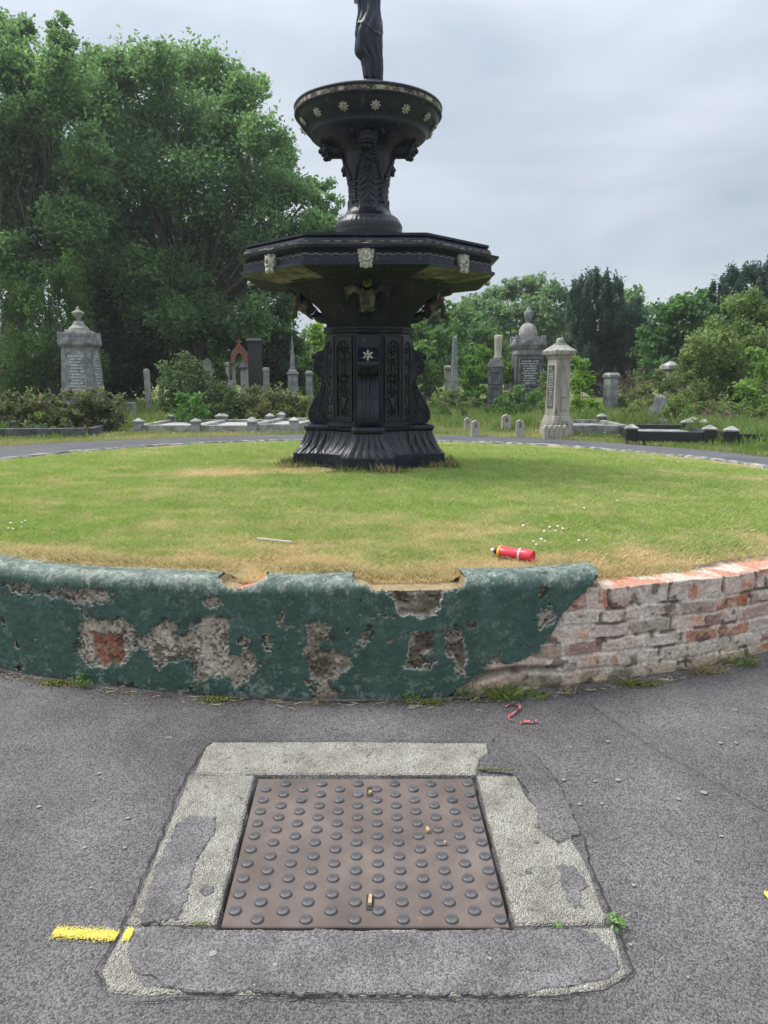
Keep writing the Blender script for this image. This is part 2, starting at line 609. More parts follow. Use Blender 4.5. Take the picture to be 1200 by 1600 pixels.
# lawn
th = np.linspace(0, 2 * math.pi, 360, endpoint=False)
rr = np.concatenate([[.01], np.linspace(.3, 4.3, 60), np.linspace(4.35, 4.74, 14)])
T, Q = np.meshgrid(th, rr, indexing='ij')
X, Y = CX + Q * np.sin(T), CY - Q * np.cos(T)
Z = lawn_z(X, Y)
dd = dry(X, Y)
tint = turf_col(dd, fbm(np.stack([X, Y], -1), 14, 3, 2)) * .8
o = np_mesh('lawn', np.stack([X, Y, Z], -1), grid_faces(len(th), len(rr), wrap=True), m_lawn, tint=tint, smooth=True)
tag(o, kind='structure')


# ------------------------------------------------------------------ circular wall
def poly_sd(P, poly):
    """signed distance (inside > 0)"""
    poly = np.asarray(poly, float)
    d = np.full(P.shape[:-1], 1e9)
    ins = np.zeros(P.shape[:-1], bool)
    n = len(poly)
    for i in range(n):
        a, b = poly[i], poly[(i + 1) % n]
        e = b - a
        wv = P - a
        t = np.clip((wv @ e) / (e @ e + 1e-12), 0, 1)
        dist = np.linalg.norm(wv - t[..., None] * e, axis=-1)
        d = np.minimum(d, dist)
        c = ((a[1] > P[..., 1]) != (b[1] > P[..., 1])) & (P[..., 0] < (b[0] - a[0]) * (P[..., 1] - a[1]) / (b[1] - a[1] + 1e-12) + a[0])
        ins ^= c
    return np.where(ins, d, -d)


HOLES = [
    [(-1.741, .62), (-1.661, .639), (-1.488, .615), (-1.198, .648), (-1.106, .611), (-1.144, .576), (-1.365, .559), (-1.491, .587), (-1.682, .58)],
    [(-1.31, .469), (-1.198, .49), (-1.033, .491), (-1.014, .438), (-1.03, .371), (-1.07, .29), (-1.143, .261), (-1.253, .256), (-1.324, .3), (-1.34, .332)],
    [(-1.025, .437), (-.946, .421), (-.92, .488), (-.851, .514), (-.787, .48), (-.833, .45), (-.757, .433), (-.732, .488), (-.644, .546), (-.549, .528), (-.555, .367), (-.492, .359), (-.49, .434), (-.458, .446), (-.44, .35), (-.443, .263), (-.509, .194), (-.55, .226), (-.624, .266), (-.713, .217), (-.744, .248), (-.73, .315), (-.829, .319), (-.899, .265), (-.942, .3), (-.962, .354), (-1.019, .361)],
    [(-.674, .597), (-.64, .641), (-.568, .602), (-.631, .589)],
    [(-.188, .527), (-.092, .506), (-.072, .443), (-.134, .421), (-.134, .389), (-.022, .379), (.018, .314), (-.075, .238), (-.126, .227), (-.187, .281), (-.196, .377)],
    [(.019, .39), (.06, .464), (.091, .506), (.111, .453), (.07, .411), (.029, .368)],
    [(.273, .472), (.386, .48), (.397, .405), (.356, .352), (.398, .33), (.326, .283), (.264, .301), (.274, .376)],
    [(.437, .479), (.52, .481), (.543, .378), (.545, .259), (.503, .26), (.481, .348), (.439, .361)],
    [(.172, .68), (.232, .558), (.365, .544), (.425, .595), (.435, .68)],
    [(.878, .542), (.931, .568), (.963, .525), (.947, .473), (.887, .471)],
    [(-.39, .45), (-.36, .45), (-.36, .385), (-.388, .39)],
    [(.88, .659), (.916, .651), (.905, .623), (.883, .626)],
    [(-1.79, .44), (-1.76, .45), (-1.74, .42), (-1.77, .39)],
    [(-.33, .55), (-.30, .56), (-.29, .53), (-.32, .52)],
    [(-.16, .165), (-.10, .235), (-.05, .19), (-.085, .12), (-.13, .10)],
    [(.50, .205), (.55, .19), (.60, .15), (.55, .12), (.49, .15)],
    [(.40, .135), (.33, .16), (.25, .15), (.27, .12), (.38, .11)],
    [(-1.12, .15), (-1.04, .175), (-1.0, .15), (-1.03, .12), (-1.11, .12)],
]
NOTCHES = [[(-.600, .80), (-.598, .705), (-.580, .682), (-.514, .660), (-.451, .674), (-.40, .705), (-.37, .74), (-.36, .80)],
           [(-.03, .80), (.011, .727), (.07, .690), (.111, .668), (.172, .662), (.30, .665), (.425, .660), (.52, .672), (.53, .70), (.524, .80)]]
RIGHT = [(1.21, .85), (1.185, .735), (1.149, .655), (1.04, .585), (.971, .477), (.914, .385), (.885, .351), (.762, .305), (.632, .312), (.627, .277), (.587, .243), (.484, .174), (.40, .12), (.38, 0), (4, 0), (4, .85)]
RED_PATCH = [(-1.259, .413), (-1.084, .422), (-1.094, .288), (-1.228, .259), (-1.235, .331)]


def gate(u, z):
    """> 0 where the render coat has fallen away"""
    P = np.stack([u, z], -1)
    n = fbm(P, 28, 4, 40, .6) - .5
    n2 = fbm(P, 90, 2, 44) - .5
    s = np.full(u.shape, -1.)
    for h in HOLES:
        s = np.maximum(s, poly_sd(P, h) - .002 + n * .060 + n2 * .030)
    for h in NOTCHES:
        s = np.maximum(s, poly_sd(P, h) + n * .030 + n2 * .014)
    s = np.maximum(s, poly_sd(P, RIGHT) + n * .034 + n2 * .016)
    # tiny chips
    c = fbm(P, 16, 3, 51) - .755 - .05 * sstep(.35, .6, z) - .2 * sstep(.62, .66, z)
    return np.maximum(s, c * .5)


wall = empty('circular_wall', (CX, CY, .45), label='low circular wall with peeling dark green render and bare brick at one end, round the fountain lawn', cat='wall')


def wpos(u, r, z):
    t = u / RW
    return np.stack([r * np.sin(t), -r * np.cos(t), z - .45], -1)


# green render coat with its rounded coping
u = np.arange(-3.8, 1.27, .0038)
NZ = 150
zf = np.linspace(0, 1, NZ)
arc = np.linspace(0, math.pi / 2, 15)[1:]
back = np.linspace(0, .14, 14)[1:]
U = np.repeat(u[:, None], NZ + len(arc) + len(back) + 1, 1)
ztop = .728 + .010 * np.sin(u * 1.3) + .004 * np.sin(u * 5.1)
rc = .07
zbase = g(0, CY - RW * np.cos(u / RW)) - .02
Zf = zbase[:, None] + (ztop - rc - zbase)[:, None] * zf[None]
Rf = np.full_like(Zf, 0.)
Za = (ztop - rc)[:, None] + rc * np.sin(arc)[None]
Ra = -rc * (1 - np.cos(arc))[None] + 0 * Za
Zb = ztop[:, None] + 0 * back[None] - .02 * (back[None] / .14) ** 2
Rb = -rc - back[None] + 0 * Zb
Zc = ztop[:, None] - .10
Rc = -rc - .15 + 0 * Zc
Z = np.concatenate([Zf, Za, Zb, Zc], 1)
Rofs = np.concatenate([Rf, Ra, Rb, Rc], 1)
zmask = np.where(Rofs < -.02, np.maximum(Z, .70), Z)
gt = gate(U, zmask)
P3 = np.stack([U, Z, Rofs], -1)
lump = (fbm(P3, 5, 3, 60) - .5) * .010 + (fbm(P3, 45, 3, 61) - .5) * .004
edge = np.clip(-gt / .005, 0, 1)
rad = RW + Rofs + lump - (1 - edge) * .010
cells = gt[:-1, :-1]
keep = (np.minimum(np.minimum(gt[:-1, :-1], gt[1:, :-1]), np.minimum(gt[:-1, 1:], gt[1:, 1:])) < 0)
# colours: green paint, chalky speckle near the coping and foot, soil splash at the base
n1 = fbm(P3, 6, 4, 70)
n2 = fbm(P3, 105, 2, 71)
n3 = fbm(P3, 24, 3, 72)
hgt = (Z - zbase[:, None]) / (ztop - zbase)[:, None]
green = lerp((.034, .076, .059), (.054, .108, .084), n1 * 1.1 - .05)
streakn = fbm(np.stack([U * 14, Z * 1.2, Rofs], -1), 1, 3, 74)
green = green * (1 + .5 * (streakn - .5))[..., None]
top = sstep(.84, .98, hgt + .10 * (n1 - .5))
foot = sstep(.30, .02, hgt + .2 * (n1 - .5))
spk = sstep(.60 - .16 * top - .09 * foot - .04 * n1, .68 - .12 * top - .05 * foot, .5 * n2 + .5 * n3 + .06 * (n1 - .5))
colr = lerp(green, (.30, .33, .28), spk * (.22 + .50 * np.maximum(top, foot * .7)))
colr = lerp(colr, (.10, .12, .10), top * .35)
wht = sstep(.655, .70, .6 * n2 + .4 * n3) * top
colr = lerp(colr, (.46, .46, .41), wht * .8)
drk = sstep(.66, .72, fbm(P3, 26, 3, 75)) * (.2 + .5 * top)
colr = lerp(colr, (.02, .03, .028), drk)
colr = lerp(colr, (.07, .065, .055), sstep(.13, .0, hgt) * .6)
rim = sstep(-.006, -.001, gt) * (.4 + .6 * (zmask < .66))
colr = lerp(colr, (.46, .43, .36), rim * .8 * sstep(.35, .55, fbm(P3, 20, 2, 77)))
np_mesh('render_coat', wpos(U, rad, Z), grid_faces(U.shape[0], U.shape[1], keep=keep), m_paintwall, wall, tint=colr, smooth=True)

# brick core behind it
u = np.arange(-1.9, 4.2, .0042)
NZ = 140
U0 = np.repeat(u[:, None], NZ, 1)
zbase = g(0, CY - RW * np.cos(u / RW)) - .02
ct = np.interp(u, [-.60, -.585, -.514, -.451, -.40, -.37, .0, .07, .111, .53, .54], [.704, .678, .656, .670, .692, .704, .704, .684, .664, .664, .704])
ct = ct + ((.636 + .004 * np.sin(u * 9) + .008 * (fbm(np.stack([u, u * 0], -1), 14, 3, 80) - .5)) - ct) * sstep(1.15, 1.22, u)
right = sstep(1.05, 1.3, u)


def brick(U, Z, ctop, topface=False):
    """returns offset, colour"""
    wob = (fbm(np.stack([U, Z], -1), 9, 3, 90) - .5)
    Uw = U + .05 * wob
    d = ctop - Z + .034 * (fbm(np.stack([U, Z], -1), 6, 3, 91) - .5)
    head = d < .105
    hd = d / .105
    crs = np.where(head, 0, np.floor((d - .105) / .074) + 1)
    fz = np.where(head, hd, ((d - .105) / .074) % 1.0)
    L = np.where(head, .113, .225)
    off = np.where(head, 0, (crs % 2) * .1125 + .03 * np.sin(crs * 2.1))
    fu = ((Uw + off) / L) % 1.0
    cid = np.floor((Uw + off) / L)
    H = np.where(head, .105, .074)
    du = np.minimum(fu, 1 - fu) * L
    dz = np.minimum(fz, 1 - fz) * H
    if topface:
        dz = dz * 0 + .05
    e = np.minimum(du, np.where(head & (fz < .5), .05, dz))
    I = cid.astype(np.int64)
    C_ = crs.astype(np.int64)
    h1 = _h(I, C_, I * 0, 3)
    h2 = _h(I, C_, I * 0, 4)
    h3 = _h(I, C_, I * 0, 5)
    inb = sstep(.004, .012, e + .006 * (fbm(np.stack([U, Z], -1), 40, 2, 92) - .5))
    off_r = inb * (.001 + .006 * h3) + .016 * (fbm(np.stack([U, Z], -1), 24, 5, 93, .6) - .5)
    pal = np.array([(.60, .24, .14), (.68, .36, .25), (.44, .27, .22), (.62, .48, .37), (.60, .51, .41), (.70, .45, .33), (.54, .36, .30)])
    colb = pal[(h1 * 6.99).astype(int)]
    colb = colb * (.75 + .5 * h2)[..., None]
    smear = sstep(.38, .56, fbm(np.stack([U, Z], -1), 9, 4, 95) * .75 + h2 * .36)
    mort = lerp((.60, .50, .41), (.86, .77, .67), fbm(np.stack([U, Z], -1), 22, 3, 96))
    c = lerp(mort, colb, inb * (1 - smear * .8))
    dark = sstep(.64, .74, fbm(np.stack([U, Z], -1), 18, 3, 97)) * .8
    c = lerp(c, (.16, .12, .095), dark)
    joint = (1 - inb) * sstep(.57, .68, fbm(np.stack([U, Z], -1), 10, 2, 98))
    c = lerp(c, (.15, .12, .09), joint * .8)
    return off_r - .009 * joint, c, head


Zf = zbase[:, None] + (ct - zbase)[:, None] * np.linspace(0, 1, NZ)[None]
off_b, col_b, _ = brick(U0, Zf, .640)
P2 = np.stack([U0, Zf], -1)
# under-coat seen through the holes
rough_u = fbm(P2, 26, 4, 100) - .5
col_u = lerp((.38, .32, .245), (.68, .60, .49), fbm(P2, 30, 4, 101, .7) * 1.6 - .3)
pit = sstep(.50, .62, fbm(P2, 85, 2, 102) * .55 + fbm(P2, 9, 3, 103) * .45)
col_u = lerp(col_u, (.11, .085, .06), pit * .7)
off_u = .004 + rough_u * .022 - pit * .008
for poly, a in ((HOLES[4], .6), (HOLES[6], .8), (HOLES[7], .75), (HOLES[8], .75)):
    k_ = sstep(-.01, .02, poly_sd(P2, poly)) * a * sstep(.38, .62, fbm(P2, 14, 3, 104) + .12)
    col_u = lerp(col_u, (.085, .060, .040), k_)
    off_u = off_u - .012 * k_
redk = sstep(-.008, .012, poly_sd(P2, RED_PATCH) + .06 * rough_u)
col_r = lerp((.30, .12, .08), (.52, .24, .17), fbm(P2, 45, 4, 105, .7) * 1.5 - .25)
col_r = lerp(col_r, (.16, .12, .07), sstep(.52, .66, fbm(P2, 18, 3, 108)) * .8)
lin = np.abs(Zf - .345 + .01 * rough_u) < .006
col_r = np.where(lin[..., None], (.30, .27, .22), col_r)
col_u = lerp(col_u, col_r, redk)
off_u = off_u - .014 * redk
lt = sstep(.0, .02, poly_sd(P2, [(-.15, .38), (-.03, .375), (-.03, .33), (-.15, .35)]))
col_u = lerp(col_u, (.46, .40, .30), lt * .8)
kr = np.clip(sstep(-.04, .01, poly_sd(P2, RIGHT)), 0, 1)
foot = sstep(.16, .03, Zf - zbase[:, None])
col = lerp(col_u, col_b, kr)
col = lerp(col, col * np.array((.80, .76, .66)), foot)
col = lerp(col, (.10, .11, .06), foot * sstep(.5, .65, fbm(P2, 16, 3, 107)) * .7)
off = off_u * (1 - kr) + off_b * kr
# hollow under the render at the bottom right
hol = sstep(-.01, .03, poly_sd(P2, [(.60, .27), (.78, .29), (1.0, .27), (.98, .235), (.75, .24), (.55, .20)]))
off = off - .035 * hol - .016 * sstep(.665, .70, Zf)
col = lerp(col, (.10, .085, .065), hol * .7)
# top face
bk = np.linspace(0, .23, 40)
Ub = np.repeat(u[:, None], len(bk), 1)
Zb = ct[:, None] - .006 * sstep(0, .02, bk[::-1])[None] * 0 + .006 * (fbm(np.stack([Ub, Ub * 0 + bk[None]], -1), 22, 3, 110) - .5)
ob, cb, _ = brick(Ub, .61 + 0 * Zb, .640, True)
inb = sstep(.004, .02, ob + .008)
redtop = lerp((.48, .20, .13), (.58, .34, .25), fbm(np.stack([Ub, Ub * 0 + bk[None]], -1), 12, 3, 111))
cb2 = lerp((.56, .50, .42), redtop, sstep(.42, .54, fbm(np.stack([Ub, Ub * 0 + bk[None]], -1), 9, 3, 112) * .7 + inb * .25))
cb2 = lerp(cb2, (.16, .12, .08), sstep(.13, .20, bk[None] + .06 * (fbm(np.stack([Ub, Ub * 0 + bk[None]], -1), 10, 3, 113) - .5)))
notchc = lerp((.26, .19, .11), (.42, .33, .19), fbm(np.stack([Ub, Ub * 0 + bk[None]], -1), 18, 3, 114))
n1red = np.exp(-((Ub + .45) / .07) ** 4) * (bk[None] > .02)
notchc = lerp(notchc, (.52, .24, .17), n1red)
cb = lerp(notchc, cb2, np.repeat(right[:, None], len(bk), 1))
Zb = Zb + np.where(u[:, None] > 1.0, ob * .6, 0)
Rf = RW - .024 + off
Rb_ = RW - .024 - bk[None] + off[:, -1:] * (1 - sstep(0, .03, bk))[None]
Vp = np.concatenate([wpos(U0, Rf, Zf), wpos(Ub, Rb_, Zb)[:, 1:]], 1)
colr = np.concatenate([col, cb[:, 1:]], 1)
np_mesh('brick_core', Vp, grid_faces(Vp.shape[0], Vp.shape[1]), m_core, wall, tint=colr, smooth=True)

# the rest of the ring: the coping that sinks to a kerb on the far side
for nm, t0, t1 in (('far_coping', 4.17 / RW, 2 * math.pi - 3.78 / RW),):
    T = np.linspace(t0, t1, 700)
    zr = lawn_z(CX + 4.7 * np.sin(T), CY - 4.7 * np.cos(T))
    xx, yy = CX + 4.9 * np.sin(T), CY - 4.9 * np.cos(T)
    zt = zr + .028 + .010 * (fbm(np.stack([T * 20, T * 0], -1), 2, 3, 120) - .5)
    zt = np.maximum(zt, g(xx, yy) + .05)
    gb = g(xx, yy) - .05
    prof = [(-.19, -.06, 0), (-.185, .0, 0), (-.10, .012, 0), (-.04, .0, 0), (-.01, -.025, 0), (0, -.06, 0)]
    rows = []
    cl = []
    for ri, dz, _ in prof:
        rr_ = RW + ri + .012 * (fbm(np.stack([T * 30, T * 0 + ri * 5], -1), 1.5, 3, 121) - .5)
        rows.append(np.stack([rr_ * np.sin(T), -rr_ * np.cos(T), zt + dz - .45], -1))
        n_ = fbm(np.stack([T * 60, T * 0 + ri * 30], -1), 1, 3, 122)
        lf = ((T > math.pi) * sstep(5.2, 4.2, T) + 0)
        c_ = lerp((.085, .10, .095), (.33, .32, .28), sstep(.42, .70, n_))
        cl.append(c_)
    rows.append(np.stack([RW * np.sin(T), -RW * np.cos(T), gb - .45], -1))
    cl.append(cl[-1] * .8)
    np_mesh('coping', np.stack(rows, 1), grid_faces(len(T), len(rows)), m_kerb, wall, tint=np.stack(cl, 1), smooth=True)


# ------------------------------------------------------------------ fountain
FX, FY = CX, CY
ftn = empty('fountain', (FX, FY, .60), label='tall black cast-iron fountain with two basins and a robed figure on the lawn', cat='fountain')
Z0 = .60


def plan(ext, half, cor, n=9):
    """cross-shaped plan, 4 arms; returns dense closed polyline (N,2) and normals"""
    q = [(-half, -ext), (half, -ext), (cor[0], -cor[1]), (cor[1], -cor[0])]
    pts = []
    for kq in range(4):
        a = kq * math.pi / 2
        for x, y in q:
            pts.append((x * math.cos(a) - y * math.sin(a), x * math.sin(a) + y * math.cos(a)))
    # drop first point of every arm duplicates: order is arm front, then diagonal, then next arm
    out = []
    n_ = len(pts)
    for i in range(n_):
        a = np.array(pts[i])
        b = np.array(pts[(i + 1) % n_])
        for k_ in range(n):
            out.append(a + (b - a) * k_ / n)
    return np.array(out)


def normals2(P):
    d = np.roll(P, -1, 0) - np.roll(P, 1, 0)
    nn = np.stack([d[:, 1], -d[:, 0]], -1)
    return nn / (np.linalg.norm(nn, axis=1)[:, None] + 1e-9)


def loft2(name, rings, mat, parent, tint=None, smooth=True, cap=True):
    """rings: list of (N,3)"""
    V = np.stack(rings, 1)                    # N, nr, 3
    N, nr = V.shape[:2]
    F = grid_faces(N, nr, wrap=True)
    V = V.reshape(-1, 3)
    if cap:
        ci = len(V)
        V = np.concatenate([V, [rings[-1].mean(0)], [rings[0].mean(0)]])
        i = np.arange(N)
        j = (i + 1) % N
        Ft = np.stack([i * nr + nr - 1, j * nr + nr - 1, np.full(N, ci), np.full(N, ci)], -1)
        # quads need 4 distinct: build as separate triangles fan using split
        o = np_mesh(name, V, F, mat, parent, tint=None if tint is None else np.concatenate([tint.reshape(-1, 3), tint.reshape(-1, 3)[:1], tint.reshape(-1, 3)[:1]]), smooth=smooth)
        bm = bmesh.new()
        bm.from_mesh(o.data)
        bm.verts.ensure_lookup_table()
        for a, b in zip(i, j):
            bm.faces.new((bm.verts[int(a * nr + nr - 1)], bm.verts[int(b * nr + nr - 1)], bm.verts[ci]))
        bm.to_mesh(o.data)
        bm.free()
        return o
    return np_mesh(name, V, F, mat, parent, tint=None if tint is None else tint, smooth=smooth)


def ring3(P, z):
    return np.concatenate([P, np.full((len(P), 1), z - Z0)], 1)


# plinth: two steps
bm = bmesh.new()


def bm_plan(bm, ext, half, cor, z0, z1, grow=0):
    P = plan(ext, half, cor, 1)
    a = [bm.verts.new((x, y, z0 - Z0)) for x, y in P]
    if grow:
        P = plan(ext + grow, half + grow, (cor[0] + grow, cor[1] + grow), 1)
    b = [bm.verts.new((x, y, z1 - Z0)) for x, y in P]
    bm.faces.new(a[::-1])
    bm.faces.new(b)
    n = len(a)
    for i in range(n):
        bm.faces.new((a[i], a[(i + 1) % n], b[(i + 1) % n], b[i]))


bm_plan(bm, .835, .285, (.33, .50), .52, .725)
bm_plan(bm, .805, .255, (.30, .47), .725, .845)
bm_obj('plinth', bm, m_iron, ftn, bevel=.006)

# flared acanthus skirt
rings, tints = [], []
NS = 44
PA = plan(.79, .245, (.295, .465), 44)
PB = plan(.665, .135, (.165, .40), 44)
nrm = normals2(PA)
per = np.concatenate([[0], np.cumsum(np.linalg.norm(np.diff(PA, axis=0), axis=1))])
leafw = .088
for k_ in range(NS):
    t = k_ / (NS - 1)
    z = .845 + (1.075 - .845) * t
    f = (1 - t) ** 2.0 * .85 + (1 - t) * .15
    P = PB + (PA - PB) * f
    ph = (per / leafw) % 1.0
    x_ = np.abs(ph - .5) * 2
    tipw = np.clip(1 - (1 - t) ** 3 * .85, .1, 1)
    bulge = np.maximum(0, 1 - (x_ / (tipw)) ** 2) ** .5
    vein = .30 * np.exp(-(((ph - .5) * 2) / .12) ** 2)
    rib = .22 * np.sin(ph * 2 * math.pi * 5 + t * 5) ** 2
    dsp = .026 * (bulge - vein - rib * (x_ < .9)) * (.35 + .65 * np.sin(math.pi * min(1, .12 + .9 * (1 - t))))
    P = P + nrm * dsp[:, None]
    rings.append(ring3(P, z))
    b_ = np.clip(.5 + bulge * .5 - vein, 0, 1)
    tints.append(lerp((.004, .005, .008), (.018, .020, .026), b_))  # ridges tinted lighter, veins darker: gloss highlights put into the colour
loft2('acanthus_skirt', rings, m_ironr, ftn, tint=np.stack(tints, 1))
# torus moulding above the skirt
rings = []
for a in np.linspace(-math.pi / 2, math.pi / 2, 9):
    z = 1.107 + .034 * math.sin(a)
    e_ = .028 * math.cos(a)
    P = plan(.67, .135, (.165, .40), 16)
    nn = normals2(P)
    pr = np.concatenate([[0], np.cumsum(np.linalg.norm(np.diff(P, axis=0), axis=1))])
    P = P + nn * (e_ * (1 + .22 * np.sin(pr * 2 * math.pi / .035)))[:, None]
    rings.append(ring3(P, z))
loft2('torus_moulding', rings, m_iron, ftn)

# pedestal body, twelve-sided
BODY = [(.145, -.44), (.335, -.345), (.44, -.145)]


def bodyring(s=1., add=0.):
    pts = []
    for kq in range(4):
        a = kq * math.pi / 2
        for x, y in [(-BODY[0][0], BODY[0][1])] + BODY[:2]:
            l = math.hypot(x, y)
            x2, y2 = x * s * (1 + add / l), y * s * (1 + add / l)
            pts.append((x2 * math.cos(a) - y2 * math.sin(a), x2 * math.sin(a) + y2 * math.cos(a)))
    return np.array(pts)


bm = bmesh.new()


def bm_rings(bm, seq):
    rr_ = []
    for z, add in seq:
        rr_.append([bm.verts.new((x, y, z - Z0)) for x, y in bodyring(1, add)])
    bm.faces.new(rr_[0][::-1])
    bm.faces.new(rr_[-1])
    n = len(rr_[0])
    for a, b in zip(rr_, rr_[1:]):
        for i in range(n):
            bm.faces.new((a[i], a[(i + 1) % n], b[(i + 1) % n], b[i]))


bm_rings(bm, [(1.13, .02), (1.17, .02), (1.175, .0), (2.07, -.003), (2.075, .0)])
bm_obj('pedestal', bm, m_iron, ftn)
bm = bmesh.new()
bm_rings(bm, [(2.075, .005), (2.085, .03), (2.10, .034), (2.112, .022), (2.12, .030), (2.14, .034), (2.15, .016)])
bm_obj('cornice', bm, m_iron, ftn, bevel=.003)


def panel_height(X, Zp, W, H, arch=True):
    """relief depth for a panel: X in [-W,W], Zp in [0,H]"""
    fr = .22 * W
    ins = (np.abs(X) < W - fr) & (Zp > .045) & (Zp < H - .03)
    wi = W - fr
    if arch:
        top_ = H - .05 - wi
        inside = (np.abs(X) < wi) & (Zp > .05) & ((Zp < top_) | (np.hypot(X, Zp - top_) < wi))
    else:
        inside = ins
    h = np.where(inside, -.018, 0.)
    # moulding line around
    def petals(cx, cz, r, n, a0=0, full=True, s=1):
        dx, dz = X - cx, Zp - cz
        rr_ = np.hypot(dx, dz) / r
        an = np.arctan2(dx, dz)
        p = np.abs(np.cos(an * n / 2 + a0)) ** 1.3
        m_ = (rr_ < 1) & (rr_ > .12)
        if not full:
            m_ = m_ & (dz > -.25 * r)
        return np.where(m_, p * np.sin(math.pi * np.clip(rr_, 0, 1) ** .7) * s, 0)
    rel = 0
    s_ = H
    rel = np.maximum(rel, petals(0, .50 * s_, wi * .98, 14))
    rel = np.maximum(rel, petals(0, .83 * s_, wi * .85, 9, 0, False))
    rel = np.maximum(rel, petals(0, .70 * s_, wi * .55, 7, .4))
    rel = np.maximum(rel, petals(-.3 * wi, .36 * s_, wi * .5, 5, .2))
    rel = np.maximum(rel, petals(.3 * wi, .36 * s_, wi * .5, 5, -.2))
    rel = np.maximum(rel, petals(0, .13 * s_, wi * .75, 8))
    vase = np.abs(X) < wi * (.18 + .45 * np.clip((Zp / s_ - .18) / .1, 0, 1) ** 2)
    rel = np.maximum(rel, np.where((Zp / s_ > .18) & (Zp / s_ < .28) & vase, .7, 0))
    swirl = np.cos(np.abs(X) / wi * 9 + Zp / s_ * 34) * np.cos(Zp / s_ * 60) * .5
    rel = np.maximum(rel, np.where(np.abs(np.abs(X) - .5 * wi) < .35 * wi, np.clip(swirl, 0, 1), 0))
    rel = np.maximum(rel, np.where(np.abs(X) < wi * .08, .5, 0))
    h = h + np.where(inside, .024 * rel, 0)
    # raised rim round the opening
    return h, rel * inside, inside


def panel(name, p0, p1, z0, z1, parent, arch=True, nx=34, nz=150, marg=.012):
    p0, p1 = np.array(p0), np.array(p1)
    d = p1 - p0
    L = np.linalg.norm(d)
    d /= L
    nn = np.array([d[1], -d[0]])
    W = L / 2 - marg
    H = z1 - z0
    x = np.linspace(-W, W, nx)
    zz = np.linspace(0, H, nz)
    X_, Z_ = np.meshgrid(x, zz, indexing='ij')
    h, rel, ins = panel_height(X_, Z_, W, H, arch)
    h = h + .019
    h[[0, -1], :] = -.004
    h[:, [0, -1]] = -.004
    mid = (p0 + p1) / 2
    V = np.zeros(X_.shape + (3,))
    V[..., 0] = mid[0] + d[0] * X_ + nn[0] * h
    V[..., 1] = mid[1] + d[1] * X_ + nn[1] * h
    V[..., 2] = z0 + Z_ - Z0
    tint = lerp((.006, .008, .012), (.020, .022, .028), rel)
    return np_mesh(name, V, grid_faces(nx, nz), m_ironr, parent, tint=tint, smooth=False)


BR = bodyring()
for i in range(12):
    a, b = BR[i], BR[(i + 1) % 12]
    if i % 3 == 0:
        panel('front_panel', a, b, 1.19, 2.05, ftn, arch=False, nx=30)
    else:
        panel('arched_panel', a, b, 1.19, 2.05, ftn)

# flared neck and soffit
rings = []
OCT = lambda ap, hf: np.array([(x * math.cos(q * math.pi / 2) - y * math.sin(q * math.pi / 2), x * math.sin(q * math.pi / 2) + y * math.cos(q * math.pi / 2)) for q in range(4) for x, y in ((-hf, -ap), (0, -ap), (hf, -ap))])


def oct_d(ap, hf, n=6):
    P = OCT(ap, hf)
    out = []
    for i in range(len(P)):
        for k_ in range(n):
            out.append(P[i] + (P[(i + 1) % len(P)] - P[i]) * k_ / n)
    return np.array(out)


seq = [(.44, .145, 2.15), (.445, .15, 2.20), (.465, .165, 2.26), (.505, .19, 2.32), (.56, .24, 2.38), (.63, .28, 2.44), (.72, .33, 2.495), (.82, .38, 2.54), (.825, .382, 2.55)]
rings = [ring3(oct_d(a, h_), z) for a, h_, z in seq]
# ribs carved on the neck
for k_, r_ in enumerate(rings):
    s = 1 + .02 * math.sin(k_ * 1.5)
o = loft2('neck', rings, m_ironm, ftn, cap=False)
rings = [ring3(oct_d(a, h_), z) for a, h_, z in [(.82, .38, 2.55), (.88, .41, 2.557), (.94, .435, 2.566), (1.0, .46, 2.575), (1.1, .505, 2.588), (1.20, .545, 2.60), (1.225, .56, 2.612)]]
sf = loft2('soffit', rings, m_soffit, ftn, cap=False, smooth=False)
sf.data.materials.append(m_ironm)
for p_ in sf.data.polygons:          # the four square-on panels keep their black paint
    c_ = p_.center
    a_ = abs((math.atan2(c_.y, c_.x) + math.pi / 4) % (math.pi / 2) - math.pi / 4)
    if a_ < R(24) or math.hypot(c_.x, c_.y) < .95:
        p_.material_index = 1
# rim of the lower basin
rings = [ring3(oct_d(a, h_, 1), z) for a, h_, z in
         [(1.225, .560, 2.612), (1.245, .570, 2.622), (1.245, .570, 2.645), (1.215, .556, 2.655), (1.205, .552, 2.735), (1.245, .572, 2.752), (1.275, .585, 2.768), (1.28, .588, 2.790),
          (1.25, .574, 2.800), (1.205, .553, 2.812), (1.195, .548, 2.850), (1.165, .535, 2.868), (1.185, .544, 2.880), (1.185, .544, 2.900), (1.12, .515, 2.905), (1.10, .505, 2.80), (.5, .2, 2.70)]]
o = loft2('lower_basin', rings, m_iron, ftn, smooth=False)
# gilt line and beaded trim on the rim
rings = [ring3(oct_d(a, h_, 1), z) for a, h_, z in [(1.2085, .5545, 2.819), (1.2095, .5550, 2.829)]]
loft2('gilt_line', rings, m_line, ftn, cap=False)
P = oct_d(1.213, .556, 1)
L = []
for i in range(12):
    a, b = P[i], P[(i + 1) % 12]
    n_ = int(np.linalg.norm(b - a) / .012)
    pts = []
    for k_ in range(n_ + 1):
        q = a + (b - a) * k_ / n_
        pts.append((q[0], q[1], 2.712 - Z0 + .006 * math.sin(k_ * .85)))
    L.append(tube_np(pts, [.0035] * len(pts), 4))
V, F = join_np(L)
np_mesh('wavy_trim', V, F, m_cream, ftn)


